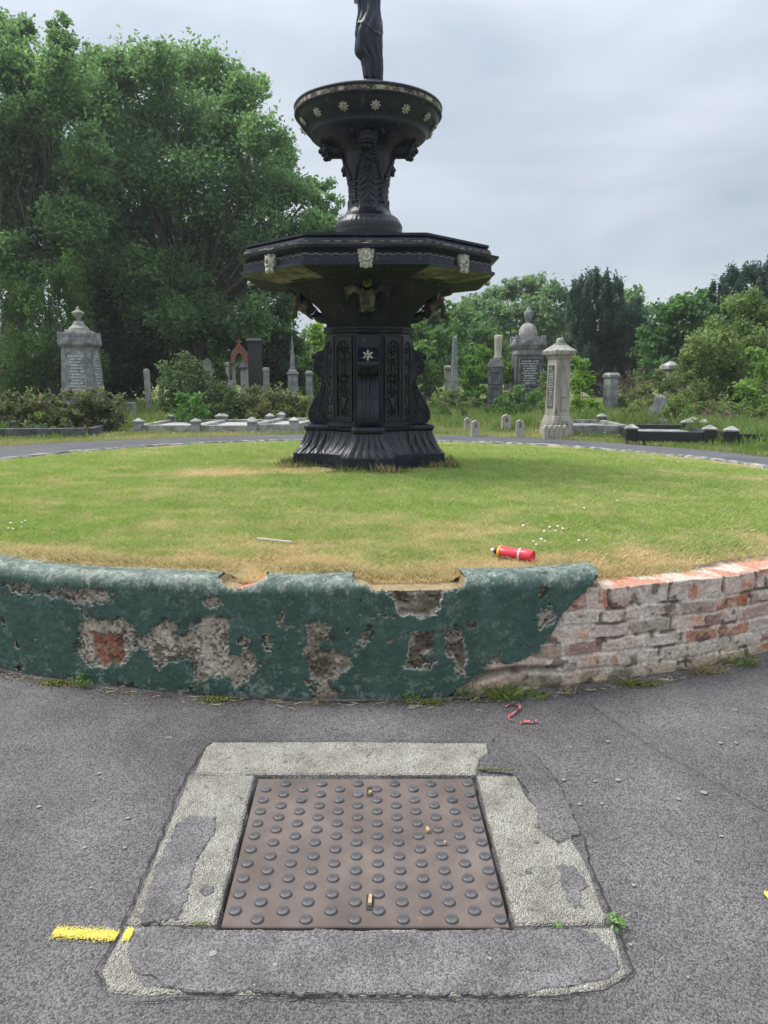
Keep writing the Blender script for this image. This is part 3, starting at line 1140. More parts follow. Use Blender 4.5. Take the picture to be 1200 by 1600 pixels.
# lion masks on each face of the rim
def mask_np(w_=.085, h_=.15):
    """bearded lion mask, facing -Y, centre at origin"""
    L = [ball_np((0, .02, 0), 1, (w_ * .75, .05, h_ * .62), 16, 12)]
    L.append(ball_np((0, -.03, -.005), 1, (.016, .022, .030), 8, 6))               # nose
    L.append(ball_np((0, -.022, -.042), 1, (.030, .018, .014), 8, 6))              # muzzle
    L.append(ball_np((0, -.012, -.078), 1, (.030, .022, .026), 8, 6))              # chin beard
    for s in (-1, 1):
        L.append(ball_np((s * .026, -.022, .028), 1, (.017, .012, .008), 8, 6))    # brow
        L.append(ball_np((s * .024, -.020, .012), 1, (.009, .008, .007), 8, 6))    # eye
        L.append(ball_np((s * .030, -.012, -.025), 1, (.017, .016, .020), 8, 6))   # cheek
        L.append(ball_np((s * .058, .004, .040), 1, (.020, .020, .018), 8, 6))     # ear
        for q in range(4):
            L.append(ball_np((s * (.056 - .006 * q), .006, .015 - .03 * q), 1, (.018, .018, .018), 8, 6))   # mane curls
    for q in range(5):
        L.append(ball_np((-.04 + .02 * q, .0, .062 + .006 * (q % 2)), 1, (.016, .020, .018), 8, 6))
    return join_np(L)


def place(Vv, ang, r, z, tilt=0, sc=1.):
    Vv = Vv * sc
    c, s = math.cos(tilt), math.sin(tilt)
    V2 = np.stack([Vv[:, 0], Vv[:, 1] * c - Vv[:, 2] * s, Vv[:, 1] * s + Vv[:, 2] * c], -1)
    V2[:, 1] -= r
    c, s = math.cos(ang), math.sin(ang)
    return np.stack([V2[:, 0] * c - V2[:, 1] * s, V2[:, 0] * s + V2[:, 1] * c, V2[:, 2] + z - Z0], -1)


MV, MF = mask_np()
dr = (1.225 + .57) / math.sqrt(2)
for i in range(8):
    o = np_mesh('lion_mask', place(MV * np.array((1.05, 1.1, 1.22)), i * math.pi / 4, (1.235 if i % 2 == 0 else dr + .01), 2.705, tilt=-.12), MF, m_cream, ftn, smooth=True)

# scroll consoles on four sides
SC = [(.43, 2.08), (.455, 2.06), (.465, 1.98), (.478, 1.93), (.505, 1.895), (.535, 1.87), (.565, 1.835), (.582, 1.80), (.592, 1.76), (.588, 1.715), (.565, 1.68), (.53, 1.665), (.503, 1.645), (.494, 1.61), (.505, 1.56), (.530, 1.50),
      (.565, 1.44), (.605, 1.37), (.638, 1.30), (.652, 1.24), (.645, 1.19), (.62, 1.155), (.58, 1.141), (.43, 1.141)]


def spiral(cx, cz, r0, turns, y, rad, flip=1):
    pts = []
    n = int(turns * 22)
    for k_ in range(n + 1):
        t = k_ / n
        a = t * turns * 2 * math.pi * flip - math.pi / 2
        r_ = r0 * (1 - t) ** .8
        pts.append((cx + r_ * math.cos(a), y, cz + r_ * math.sin(a)))
    return tube_np(pts, [rad * (1 - .4 * k_ / n) for k_ in range(n + 1)], 5)


def to_side(V, ang):
    """local x = radial out, y = tangential -> world around fountain"""
    c, s = math.cos(ang), math.sin(ang)
    return np.stack([V[:, 0] * c - V[:, 1] * s, V[:, 0] * s + V[:, 1] * c, V[:, 2] - Z0], -1)


for q in range(4):
    ang = -math.pi / 2 + q * math.pi / 2
    bm = bmesh.new()
    prism(bm, SC, -.098, .098)
    bmesh.ops.transform(bm, matrix=Matrix.Translation((0, 0, -Z0)) @ Matrix.Rotation(ang, 4, 'Z'), verts=bm.verts)
    con = bm_obj('scroll_console', bm, m_iron, ftn, bevel=.008)
    L = []
    for sy in (-1, 1):
        L.append(spiral(.558, 1.240, .082, 2.6, sy * .100, .009, -1))
        L.append(spiral(.537, 1.725, .048, 2.2, sy * .100, .007, 1))
        L.append(spiral(.520, 1.835, .034, 1.8, sy * .100, .006, -1))
        for t in range(9):
            L.append(ball_np((.47 + .007 * t, sy * .098, 1.58 - .03 * t), 1, (.024, .012, .014), 6, 4))
        pts = [(x, sy * .099, z) for x, z in SC[1:-2]]
        L.append(tube_np([(p[0] - .006, p[1], p[2]) for p in pts], [.007] * len(pts), 5))
    # fluting down the front of the scroll
    for k_ in range(7):
        yy_ = -.075 + .025 * k_
        pts = [(x + .001, yy_, z) for x, z in SC[9:22]]
        L.append(tube_np(pts, [.0085] * len(pts), 5))
    pts = [(x + .003, 0, z) for x, z in SC[12:21]]
    L.append(tube_np(pts, [.014] * len(pts), 6))
    V, F = join_np(L)
    np_mesh('scroll_ornament', to_side(V, ang), F, m_iron, con, smooth=True)
    # rolled cap above
    V, F = tube_np([(.575, -.105, 1.765), (.575, 0, 1.765), (.575, .105, 1.765)], [.046, .05, .046], 14)
    np_mesh('rolled_cap', to_side(V, ang), F, m_iron, con, smooth=True)
    # star flower
    L = [ball_np((.628, 0, 1.850), 1, (.012, .012, .012), 8, 6)]
    for k_ in range(6):
        a = math.pi / 2 + k_ * math.pi / 3
        c_ = (.618, .030 * math.cos(a), 1.850 + .030 * math.sin(a))
        Vb, Fb = ball_np((0, 0, 0), 1, (.008, .012, .027), 8, 6)
        ca, sa = math.cos(a - math.pi / 2), math.sin(a - math.pi / 2)
        Vr = np.stack([Vb[:, 0], Vb[:, 1] * ca - Vb[:, 2] * sa, Vb[:, 1] * sa + Vb[:, 2] * ca], -1)
        L.append((Vr + np.array(c_), Fb))
    V, F = join_np(L)
    np_mesh('star_flower', to_side(V, ang), F, m_cream, con, smooth=True)
    V, F = tube_np([(.50, 0, 1.87), (.56, 0, 1.86), (.618, 0, 1.852)], [.05, .042, .02], 10)
    np_mesh('flower_boss', to_side(V, ang), F, m_iron, con, smooth=True)
    # volute bracket under the basin
    L = []
    for sy in (-1, 1):
        L.append(spiral(.60, 2.315, .060, 2.2, sy * .075, .012, 1))
    L.append(tube_np([(.60, -.075, 2.315), (.60, 0, 2.315), (.60, .075, 2.315)], [.062, .066, .062], 14))
    L.append(tube_np([(.42, 0, 2.24), (.50, 0, 2.25), (.56, 0, 2.28)], [.05, .055, .05], 10))
    V, F = join_np(L)
    br = np_mesh('volute_bracket', to_side(V, ang), F, m_iron, ftn, smooth=True)

    # crouching griffin
    L = []
    gxo = .735
    L.append(tube_np([(gxo - .10, 0, 2.37), (gxo - .05, 0, 2.42), (gxo - .01, 0, 2.47), (gxo + .03, 0, 2.505)], [.045, .062, .058, .040], 12))
    L.append(ball_np((gxo + .055, 0, 2.535), 1, (.042, .036, .038), 12, 8))      # head
    L.append(ball_np((gxo + .095, 0, 2.525), 1, (.022, .018, .016), 10, 6))      # snout
    for sy in (-1, 1):
        L.append(tube_np([(gxo + .045, sy * .024, 2.56), (gxo + .043, sy * .034, 2.585), (gxo + .042, sy * .040, 2.60)], [.014, .010, .002], 6))   # ear
        L.append(tube_np([(gxo + .015, sy * .034, 2.46), (gxo + .045, sy * .036, 2.40), (gxo + .035, sy * .034, 2.35), (gxo + .055, sy * .034, 2.335)], [.024, .018, .015, .016], 8))   # fore leg
        L.append(ball_np((gxo + .062, sy * .034, 2.332), 1, (.022, .018, .013), 8, 5))
    V, F = join_np(L)
    piv = np.array((gxo, 0, 2.58))
    V = (V - piv) * 1.28 + piv
    gr = np_mesh('griffin', to_side(V, ang), F, m_griff, ftn, smooth=True)
    for sy in (-1, 1):
        L = []
        for k_ in range(7):
            t = k_ / 6
            p0 = (gxo - .01, sy * .05, 2.47 - .02 * t)
            p1 = (gxo + .0 - .02 * t, sy * (.11 + .02 * (1 - t)), 2.53 - .05 * t)
            p2 = (gxo - .02 - .02 * t, sy * (.185 - .03 * t), 2.545 - .095 * t)
            p3 = (gxo - .03, sy * (.205 - .04 * t), 2.525 - .12 * t)
            L.append(tube_np([p0, p1, p2, p3], [.010, .013, .012, .003], 6))
        V, F = join_np(L)
        V = (V - piv) * 1.2 + piv
        np_mesh('wing', to_side(V, ang), F, m_griff if sy == -1 else m_iron, gr, smooth=True)

# baluster column between the basins
prof = [(.345, 2.70), (.35, 3.06), (.352, 3.10), (.345, 3.14), (.335, 3.19), (.318, 3.23), (.312, 3.245), (.300, 3.255), (.245, 3.29), (.215, 3.34), (.202, 3.40), (.200, 3.46), (.202, 3.52), (.212, 3.58), (.226, 3.64), (.238, 3.70), (.248, 3.76), (.254, 3.81), (.262, 3.855), (.285, 3.90), (.33, 3.94), (.42, 3.965)]
zz = np.array([p[1] for p in prof])
rs = np.array([p[0] for p in prof])
zi = np.linspace(2.70, 3.965, 150)
ri = np.interp(zi, zz, rs)
th = np.linspace(0, 2 * math.pi, 256, endpoint=False)
T, ZI = np.meshgrid(th, zi, indexing='ij')
RI = np.repeat(ri[None], 256, 0)
ph = (T * 8 / (2 * math.pi)) % 1.0 - .5
stem = np.exp(-(ph / .06) ** 2)
lf = np.zeros_like(T)
for zc_ in np.arange(3.32, 3.84, .055):
    t = (ZI - zc_) / .055
    spread = .42 * np.clip(t, 0, 1)
    lf = np.maximum(lf, np.where((t > 0) & (t < 1.25), np.exp(-((np.abs(ph) - spread * .8) / .075) ** 2) * np.sin(math.pi * np.clip(t / 1.25, 0, 1)), 0))
rel = np.maximum(lf * (.35 + .65 * (fbm(np.stack([np.cos(T) * 2, np.sin(T) * 2, ZI * 3], -1), 2.5, 3, 19) > .5)), stem * .5) * (ZI > 3.30) * (ZI < 3.62)
band = (ZI > 3.12) * (ZI < 3.23)
rel = rel + band * (np.abs(np.sin(T * 20)) ** .5 * (np.abs(np.sin((ZI - 3.12) / .11 * math.pi)))) * .8
RI = RI + .014 * rel + .003 * (fbm(np.stack([np.cos(T) * 3, np.sin(T) * 3, ZI * 8], -1), 3, 3, 8) - .5)
V = np.stack([RI * np.cos(T), RI * np.sin(T), ZI - Z0], -1)
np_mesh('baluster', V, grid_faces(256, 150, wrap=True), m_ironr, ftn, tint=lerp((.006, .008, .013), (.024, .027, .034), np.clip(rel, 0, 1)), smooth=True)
# masks round the top of the baluster, each under a hood, and small faces lower down
for i in range(4):
    a = i * math.pi / 2
    L = [(MV * np.array((1.45, 1.6, 1.1)), MF)]
    pts = [(math.sin(t) * .155, -.02 - .02 * math.cos(t), .02 + math.cos(t) * .085) for t in np.linspace(-1.5, 1.5, 14)]
    L.append(tube_np(pts, [.016] * 14, 7))
    L.append(tube_np([(0, .30, -.04), (0, .18, -.05), (0, .03, -.03)], [.10, .09, .07], 12))
    V, F = join_np(L)
    np_mesh('hooded_mask', place(V, a, .435, 3.93, tilt=.25), F, m_iron, ftn, smooth=True)
for i in range(4):
    a = i * math.pi / 2
    V, F = MV, MF
    np_mesh('small_face', place(V, a, .248, 3.735, sc=.68), F, m_iron, ftn, smooth=True)

L = []
rg2 = np.random.default_rng(8)
for i in range(4):
    for sgn in (-1, 1):
        for k_ in range(16):
            t = k_ / 15
            a = i * math.pi / 2 - math.pi / 2 + sgn * (.12 + .62 * math.sin(math.pi * t * .62))
            z = 3.86 - .46 * t
            r_ = float(np.interp(z, zz, rs)) + .008
            Vb, Fb = ball_np((0, 0, 0), 1, (.020, .010, .030), 7, 5)
            rot = rg2.uniform(-1, 1) + sgn * .6
            c_, s_ = math.cos(rot), math.sin(rot)
            Vb = np.stack([Vb[:, 0] * c_ + Vb[:, 2] * s_, Vb[:, 1], -Vb[:, 0] * s_ + Vb[:, 2] * c_], -1)
            Vb[:, 1] -= r_
            b_ = a + math.pi / 2
            L.append((np.stack([Vb[:, 0] * math.cos(b_) - Vb[:, 1] * math.sin(b_), Vb[:, 0] * math.sin(b_) + Vb[:, 1] * math.cos(b_), Vb[:, 2] + z - Z0], -1), Fb))
    for k_ in range(7):         # leaf fan low down between the garlands
        a = i * math.pi / 2 + (k_ - 3) * .13
        z = 3.40 - .015 * abs(k_ - 3) ** 1.3
        Vb, Fb = ball_np((0, 0, 0), 1, (.012, .010, .042), 7, 5)
        c_, s_ = math.cos((k_ - 3) * .28), math.sin((k_ - 3) * .28)
        Vb = np.stack([Vb[:, 0] * c_ + Vb[:, 2] * s_, Vb[:, 1] - .208, -Vb[:, 0] * s_ + Vb[:, 2] * c_], -1)
        L.append((np.stack([Vb[:, 0] * math.cos(a) - Vb[:, 1] * math.sin(a), Vb[:, 0] * math.sin(a) + Vb[:, 1] * math.cos(a), Vb[:, 2] + z - Z0], -1), Fb))
V, F = join_np(L)
np_mesh('leaf_garland', V, F, m_iron, ftn, smooth=True)

# upper basin
bm = bmesh.new()
lathe(bm, [(.36, 3.955), (.45, 3.965), (.52, 3.985), (.572, 4.020), (.590, 4.035), (.592, 4.048), (.585, 4.055), (.635, 4.09), (.69, 4.15), (.712, 4.19), (.720, 4.215), (.742, 4.222), (.748, 4.232), (.742, 4.240), (.738, 4.275), (.748, 4.285), (.752, 4.300),
           (.744, 4.312), (.71, 4.315), (.70, 4.29), (.64, 4.20), (.4, 4.12), (.12, 4.10)], 96)
bmesh.ops.translate(bm, verts=bm.verts, vec=(0, 0, -Z0))
bm_obj('upper_basin', bm, m_iron, ftn, smooth=True)
bm = bmesh.new()
lathe(bm, [(.7445, 4.240), (.7435, 4.276)], 96, cap=False)
bmesh.ops.translate(bm, verts=bm.verts, vec=(0, 0, -Z0))
bm_obj('gilt_band', bm, m_line, ftn, smooth=True)


def rosette_np():
    L = [ball_np((0, -.012, 0), 1, (.011, .010, .011), 8, 5)]
    for k_ in range(8):
        a = k_ * math.pi / 4
        Vb, Fb = ball_np((0, 0, 0), 1, (.0095, .006, .020), 6, 5)
        ca, sa = math.cos(a), math.sin(a)
        Vr = np.stack([Vb[:, 0] * ca + Vb[:, 2] * sa, Vb[:, 1], -Vb[:, 0] * sa + Vb[:, 2] * ca], -1)
        L.append((Vr + np.array((.023 * sa, -.004, .023 * ca)), Fb))
    return join_np(L)


RV, RF = rosette_np()
for i in range(14):
    a = R(7) + i * 2 * math.pi / 14
    np_mesh('rosette', place(RV, a, .676, 4.125, tilt=.72, sc=1.15), RF, m_cream, ftn, smooth=True)

# pedestal of the figure
bm = bmesh.new()
lathe(bm, [(.20, 4.10), (.19, 4.28), (.15, 4.36), (.125, 4.46), (.135, 4.50), (.15, 4.515), (.145, 4.545), (.10, 4.555)], 40)
bmesh.ops.translate(bm, verts=bm.verts, vec=(.02, 0, -Z0))
bm_obj('figure_base', bm, m_iron, ftn, smooth=True)

# robed figure: (z, x centre, half width, half depth)
FIG = [(4.545, .034, .088, .080), (4.56, .036, .086, .085), (4.62, .030, .090, .090), (4.70, .026, .096, .095), (4.76, .018, .102, .10), (4.80, -.004, .120, .105), (4.83, -.012, .130, .108), (4.88, -.014, .134, .110), (4.94, -.010, .130, .112),
       (5.00, -.009, .130, .115), (5.055, -.006, .130, .115), (5.11, -.004, .122, .11), (5.17, -.004, .112, .10), (5.24, -.006, .106, .092), (5.31, -.008, .110, .088), (5.38, -.006, .122, .092), (5.46, -.002, .130, .098), (5.54, 0, .142, .092),
       (5.60, 0, .155, .080), (5.635, 0, .135, .066), (5.665, 0, .075, .052), (5.69, 0, .047, .046), (5.73, 0, .043, .045), (5.75, .0, .052, .062), (5.79, 0, .066, .080), (5.84, 0, .072, .088), (5.89, 0, .070, .086), (5.93, 0, .055, .068), (5.955, 0, .025, .03)]
fa = np.array(FIG)
zi = np.linspace(4.545, 5.955, 170)
cxi, hw, hd = (np.interp(zi, fa[:, 0], fa[:, k_]) for k_ in (1, 2, 3))
th = np.linspace(0, 2 * math.pi, 120, endpoint=False)
T, ZI = np.meshgrid(th, zi, indexing='ij')
fold_amp = np.interp(zi, [4.545, 4.7, 5.0, 5.25, 5.5, 5.6, 5.66], [.012, .014, .013, .011, .008, .004, 0])
warp = T + .30 * np.sin((ZI - 4.5) * 5.0) + .15 * np.sin(ZI * 13)
fold = np.abs(np.sin(warp * 5.0 + 1.0)) * .6 + np.sin(warp * 11 + ZI * 3) * .3 + (fbm(np.stack([np.cos(T) * 2, np.sin(T) * 2, ZI * 3], -1), 2, 3, 15) - .5)
# the thigh pushed forward and the overfold hem of the tunic
hem = np.exp(-((ZI - (5.02 + .05 * np.sin(T * 2))) / .012) ** 2) * .008
thigh = .035 * np.exp(-(((T - 1.5 * math.pi + .45) / .5) ** 2)) * np.exp(-((ZI - 4.95) / .17) ** 2)
RX = hw[None] + fold_amp[None] * fold + hem + thigh
RY = hd[None] + fold_amp[None] * fold + hem + thigh
V = np.stack([.02 + cxi[None] + RX * np.cos(T), RY * np.sin(T), ZI - Z0], -1)
Vf, Ff = V.reshape(-1, 3), grid_faces(120, 170, wrap=True)
L = [(Vf, Ff)]
for s in (-1, 1):       # arms
    hand = (.02 + s * .13, -.13, 5.30 - Z0) if s < 0 else (.02 + .235, -.05, 6.10 - Z0)
    elb = (.02 + s * .185, -.01, 5.36 - Z0) if s < 0 else (.02 + .25, -.02, 5.80 - Z0)
    L.append(tube_np([(.02 + s * .105, 0, 5.60 - Z0), (.02 + s * .145, 0, 5.56 - Z0), tuple(np.add((.02 + s * .15, 0, 5.52 - Z0), elb) / 2), elb, tuple(np.add(elb, hand) / 2), hand], [.045, .042, .036, .030, .027, .019], 10))
    h0 = np.array(hand)
    L.append(ball_np(h0 + (0, -.01, .03 * (s > 0)), 1, (.020, .014, .030), 8, 6))
    for k_ in range(5):
        L.append(tube_np([h0 + (-.016 + .008 * k_, -.01, .04 * s), h0 + (-.018 + .009 * k_, -.025, .075 * s), h0 + (-.016 + .008 * k_, -.04, .095 * s)], [.006, .005, .004], 5))
L.append(ball_np((.02, -.088, 5.815 - Z0), 1, (.010, .016, .016), 8, 6))
for s in (-1, 1):
    L.append(ball_np((.02 + s * .024, -.078, 5.845 - Z0), 1, (.012, .010, .007), 8, 6))
    L.append(ball_np((.02 + s * .068, .0, 5.83 - Z0), 1, (.010, .014, .018), 8, 6))
    L.append(tube_np([(.02 + .03 * s, -.06, 4.566 - Z0), (.02 + .035 * s, -.125, 4.562 - Z0)], [.026, .020], 8))
L.append(ball_np((.02, -.080, 5.787 - Z0), 1, (.018, .010, .006), 8, 6))
L.append(ball_np((.02, .075, 5.87 - Z0), 1, (.05, .05, .05), 10, 8))
V, F = join_np(L)
np_mesh('robed_figure', V, F, m_iron, ftn, smooth=True)

# ------------------------------------------------------------------ manhole and its stone surround
def ragged(poly, amp=.006, step=.02, seed=1, freq=12):
    poly = [np.array(p, float) for p in poly]
    out = []
    n = len(poly)
    for i in range(n):
        a, b = poly[i], poly[(i + 1) % n]
        L = np.linalg.norm(b - a)
        k_ = max(1, int(L / step))
        for j in range(k_):
            out.append(a + (b - a) * j / k_)
    P = np.array(out)
    nn = normals2(P)
    n1 = fbm(P, freq, 3, seed) - .5
    n2 = fbm(P, freq * 5, 2, seed + 3) - .5
    return P + nn * (amp * 2 * n1 + amp * .9 * n2)[:, None]


def flat_piece(name, poly, h0, h1, mat, parent=None, cham=.004, org=(0, 0), dome=0):
    bm = bmesh.new()
    P = np.asarray(poly)
    ar = np.sum(P[:, 0] * np.roll(P[:, 1], -1) - np.roll(P[:, 0], -1) * P[:, 1])
    if ar < 0:
        P = P[::-1]
    nn = normals2(P)
    rows = [(P, h0), (P, h1 - cham), (P - nn * cham, h1)]
    rv = []
    oz = float(g(0, org[1]))
    for Q, h in rows:
        rv.append([bm.verts.new((x - org[0], y - org[1], float(g(x, y)) + h - oz)) for x, y in Q])
    n = len(P)
    for a, b in zip(rv, rv[1:]):
        for i in range(n):
            bm.faces.new((a[i], a[(i + 1) % n], b[(i + 1) % n], b[i]))
    f = bm.faces.new(rv[-1])
    bmesh.ops.triangulate(bm, faces=[f])
    o = bm_obj(name, bm, mat, parent)
    if parent is None:
        o.location = (org[0], org[1], oz)
    return o


mc = empty('manhole_cover', (-.06, 2.2, float(g(0, 2.2))), label='square brown cast-iron manhole cover covered in round raised studs', cat='manhole cover')
OC = (-.06, 2.2)


def cov(s, t):
    a = CV[0] + (CV[1] - CV[0]) * s
    b = CV[3] + (CV[2] - CV[3]) * s
    return a + (b - a) * t


ins_ = .010
pl = [cov(.012, .012), cov(.988, .012), cov(.990, .988), cov(.010, .988)]
flat_piece('plate', ragged(pl, .001, .05), -.03, -.001, m_cover, mc, .003, OC)
KEY = [(-.052, 2.495), (.147, 2.264), (-.041, 1.942)]
spots = []
for rr_ in range(11):
    for cc in range(6):
        for sh in (0, 1):
            x = -.431 + .1388 * cc + (.0694 if sh else 0)
            y = 1.908 + .0668 * rr_ - (.0330 if sh else 0)
            t = (y - 1.87) / .70
            x = x - .004 * t - .018 * t * (x + .431) / .775
            if y > 2.568 or any(math.hypot(x - a, y - b) < .02 for a, b in KEY[::2]):
                continue
            spots.append((x, y))
spots.sort(key=lambda p: p[1])


def stud_np(x, y, ra):
    z = float(g(x, y)) - float(g(0, 2.2))
    rings = []
    for r_, h in ((ra + .002, -.002), (ra + .0005, .002), (ra - .0008, .0052), (ra - .0030, .0064), (.004, .0067)):
        rings.append([(x - OC[0] + r_ * math.cos(a), y - OC[1] + r_ * math.sin(a), z + h + .0458 * r_ * math.sin(a)) for a in np.linspace(0, 2 * math.pi, 20, endpoint=False)])
    V = np.array(rings).transpose(1, 0, 2).reshape(-1, 3)
    return join_np([(V, grid_faces(20, 5, wrap=True)), (np.array(rings[-1])[[0, 5, 10, 15]], np.array([[0, 1, 2, 3]]))])


V, F = stud_np(OC[0], OC[1], .0178)
s0 = np_mesh('stud', V, F, m_stud, mc)
for i, (x, y) in enumerate(spots[:100]):
    s_ = s0 if i == 0 else s0.copy()
    if i:
        COL.objects.link(s_)
        s_.parent = mc
    s_.location = (x - OC[0], y - OC[1], float(g(x, y)) - float(g(0, 2.2)))
    s_.rotation_euler = (0, 0, 0)
L = [stud_np(x, y, .0178) for x, y in spots[100:]]
V, F = join_np(L)
tag(np_mesh('studs', V, F, m_stud, mc), kind='stuff')
for i, (a, b) in enumerate(KEY):
    P = np.array([(a - .011, b - .032), (a + .011, b - .032), (a + .011, b + .032), (a - .011, b + .032)]) if i != 1 else np.array([(a - .005, b - .02), (a + .007, b - .02), (a + .007, b + .022), (a - .005, b + .022)])
    if i != 1:
        flat_piece('keyhole', ragged(P, .001, .01), -.004, .0005, m_dark, mc, .0005, OC)
for i, (a, b, l_, rz_) in enumerate([(-.050, 2.482, .014, .5), (.147, 2.268, .022, .1), (-.041, 1.945, .038, -.05), (.20, 2.20, .009, 1.0)]):
    bm = bmesh.new()
    frus(bm, -.004, .006, (.006, l_ / 2), (.005, l_ / 2.2))
    o = bm_obj('wood_chip', bm, m_wood, None, bevel=.001)
    o.location = (a, b, float(g(a, b)) + .006)
    o.rotation_euler = (.05, .1, rz_)
    tag(o, ['splinter of pale wood stuck in the far keyhole of the manhole cover', 'thin wood splinter lying between studs right of the cover centre', 'broken stub of wood wedged in the near keyhole of the manhole cover', 'tiny brown wood crumb beside a stud, right of the cover centre'][i], 'wood chip', 'wood chips on the manhole cover')

# surround stones
def stone(poly, label, seed):
    o = flat_piece('surround_stone', ragged(poly, .0045, .018, seed), -.05, .008, m_slab, None, .006, tuple(np.mean(np.array(poly), 0)))
    tag(o, label, 'stone slab', 'stone slabs round the manhole')
    return o


stone([(-.722, 2.600), (-.724, 2.80), (-.700, 2.832), (-.2, 2.834), (.425, 2.824), (.418, 2.745), (.375, 2.700), (.352, 2.598)], 'long pale stone slab along the far edge of the manhole cover, nearest the wall', 3)
stone([(-.738, 2.592), (-.490, 2.592), (-.475, 1.852), (-.725, 1.852), (-.729, 2.26), (-.734, 2.416)], 'stone slab on the left of the manhole cover, half covered in tar', 5)
stone([(.353, 2.590), (.502, 2.585), (.520, 2.444), (.560, 2.349), (.522, 2.272), (.576, 2.195), (.618, 2.226), (.637, 2.121), (.636, 1.884), (.618, 1.853), (.373, 1.850)], 'pitted pale stone slab on the right of the manhole cover', 8)
stone([(-.726, 1.842), (-.735, 1.690), (-.690, 1.628), (-.607, 1.618), (-.51, 1.628), (-.2, 1.62), (.173, 1.618), (.409, 1.618), (.565, 1.642), (.630, 1.680), (.642, 1.838), (.38, 1.833), (-.2, 1.831), (-.5, 1.833)], 'long stone slab along the near edge of the manhole cover, mostly covered in tar', 11)


def smear(poly, seed, h=.0112, amp=.020, nm='asphalt_patch'):
    o = flat_piece(nm, ragged(poly, amp, .007, seed, 22), .0, h, m_asph if seed == 27 else m_asph2, None, .003, tuple(np.mean(np.array(poly), 0)))
    tag(o, kind='structure')


smear([(-.694, 2.336), (-.640, 2.345), (-.579, 2.329), (-.575, 2.25), (-.579, 2.188), (-.600, 2.121), (-.585, 2.057), (-.595, 1.977), (-.575, 1.90), (-.578, 1.856), (-.686, 1.856), (-.702, 1.977), (-.712, 2.121), (-.706, 2.248)], 21)
smear([(-.672, 1.838), (-.58, 1.836), (-.42, 1.822), (-.35, 1.826), (-.233, 1.828), (-.1, 1.824), (.1, 1.826), (.323, 1.828), (.541, 1.832), (.585, 1.812), (.619, 1.75), (.617, 1.700), (.575, 1.664), (.448, 1.638), (.30, 1.618), (.173, 1.622), (0, 1.618), (-.065, 1.624), (-.2, 1.616), (-.365, 1.626), (-.45, 1.622), (-.54, 1.639), (-.611, 1.645), (-.655, 1.69), (-.690, 1.74), (-.700, 1.80)], 23, amp=.010)
smear([(.543, 2.078), (.575, 2.100), (.597, 2.088), (.612, 2.026), (.590, 1.97), (.557, 1.902), (.531, 1.938), (.540, 1.98), (.543, 2.016)], 25)
smear([(.375, 2.70), (.36, 2.635), (.40, 2.615), (.50, 2.595), (.52, 2.50), (.52, 2.444), (.545, 2.37), (.52, 2.30), (.530, 2.255), (.585, 2.215), (.66, 2.24), (.66, 2.5), (.60, 2.75), (.45, 2.86), (.43, 2.76)], 27, h=.0105, amp=.014)
for (a, b, r_, sd) in ((-.53, 1.98, .018, 31), (.45, 2.06, .012, 33), (.50, 2.20, .010, 34)):
    smear([(a + r_ * math.cos(t), b + r_ * 1.2 * math.sin(t)) for t in np.linspace(0, 6.28, 9)[:-1]], sd, .0112, .008)


# dark cracks where the tar has shrunk from the stones
def crack(name, pts, wd, seed, hh=.003):
    pts = np.array(pts, float)
    seg = []
    for a, b in zip(pts, pts[1:]):
        k_ = max(2, int(np.linalg.norm(b - a) / .012))
        for j in range(k_):
            seg.append(a + (b - a) * j / k_)
    seg.append(pts[-1])
    P = np.array(seg)
    P = P + (np.stack([fbm(P, 25, 3, seed), fbm(P, 25, 3, seed + 7)], -1) - .5) * .022
    d = np.gradient(P, axis=0)
    nn = np.stack([-d[:, 1], d[:, 0]], -1)
    nn /= np.linalg.norm(nn, axis=1)[:, None] + 1e-9
    w_ = wd * (.35 + 1.2 * fbm(P, 30, 2, seed + 3))[:, None] * np.minimum(1, np.minimum(np.arange(len(P)), np.arange(len(P))[::-1]) / 4.)[:, None]
    V = []
    for q in (P - nn * w_, P + nn * w_):
        V.append(np.concatenate([q, (g(q[:, 0], q[:, 1]) + hh)[:, None]], 1))
    V = np.stack(V, 1)
    o = np_mesh(name, V, grid_faces(len(P), 2), m_dark)
    tag(o, kind='structure')


crack('road_crack', [(-.718, 2.85), (-.748, 2.60), (-.752, 2.43), (-.742, 2.26), (-.741, 2.05), (-.738, 1.85), (-.750, 1.69), (-.700, 1.615)], .0022, 41, .007)
crack('road_crack', [(.665, 2.245), (.652, 2.10), (.648, 1.90), (.655, 1.83), (.648, 1.69), (.60, 1.64)], .0028, 43, .007)
crack('road_crack', [(-.71, 2.848), (-.3, 2.845), (.1, 2.846), (.43, 2.838)], .0013, 47, .0055)
crack('road_crack', [(-.65, 1.60), (-.5, 1.612), (-.2, 1.606), (.2, 1.606), (.42, 1.610), (.56, 1.632)], .0014, 49, .006)
crack('road_crack', [(-.655, 1.70), (-.63, 1.67), (-.60, 1.672), (-.56, 1.64)], .0013, 50, .0135)
crack('road_crack', [(.93, 3.20), (1.0, 3.0), (1.12, 2.75), (1.3, 2.45), (1.42, 2.2)], .0014, 53, .0055)
crack('road_crack', [(-1.75, 3.53), (-1.2, 3.32), (-.7, 3.215), (-.2, 3.178), (.3, 3.20), (.8, 3.27)], .006, 55, .009)


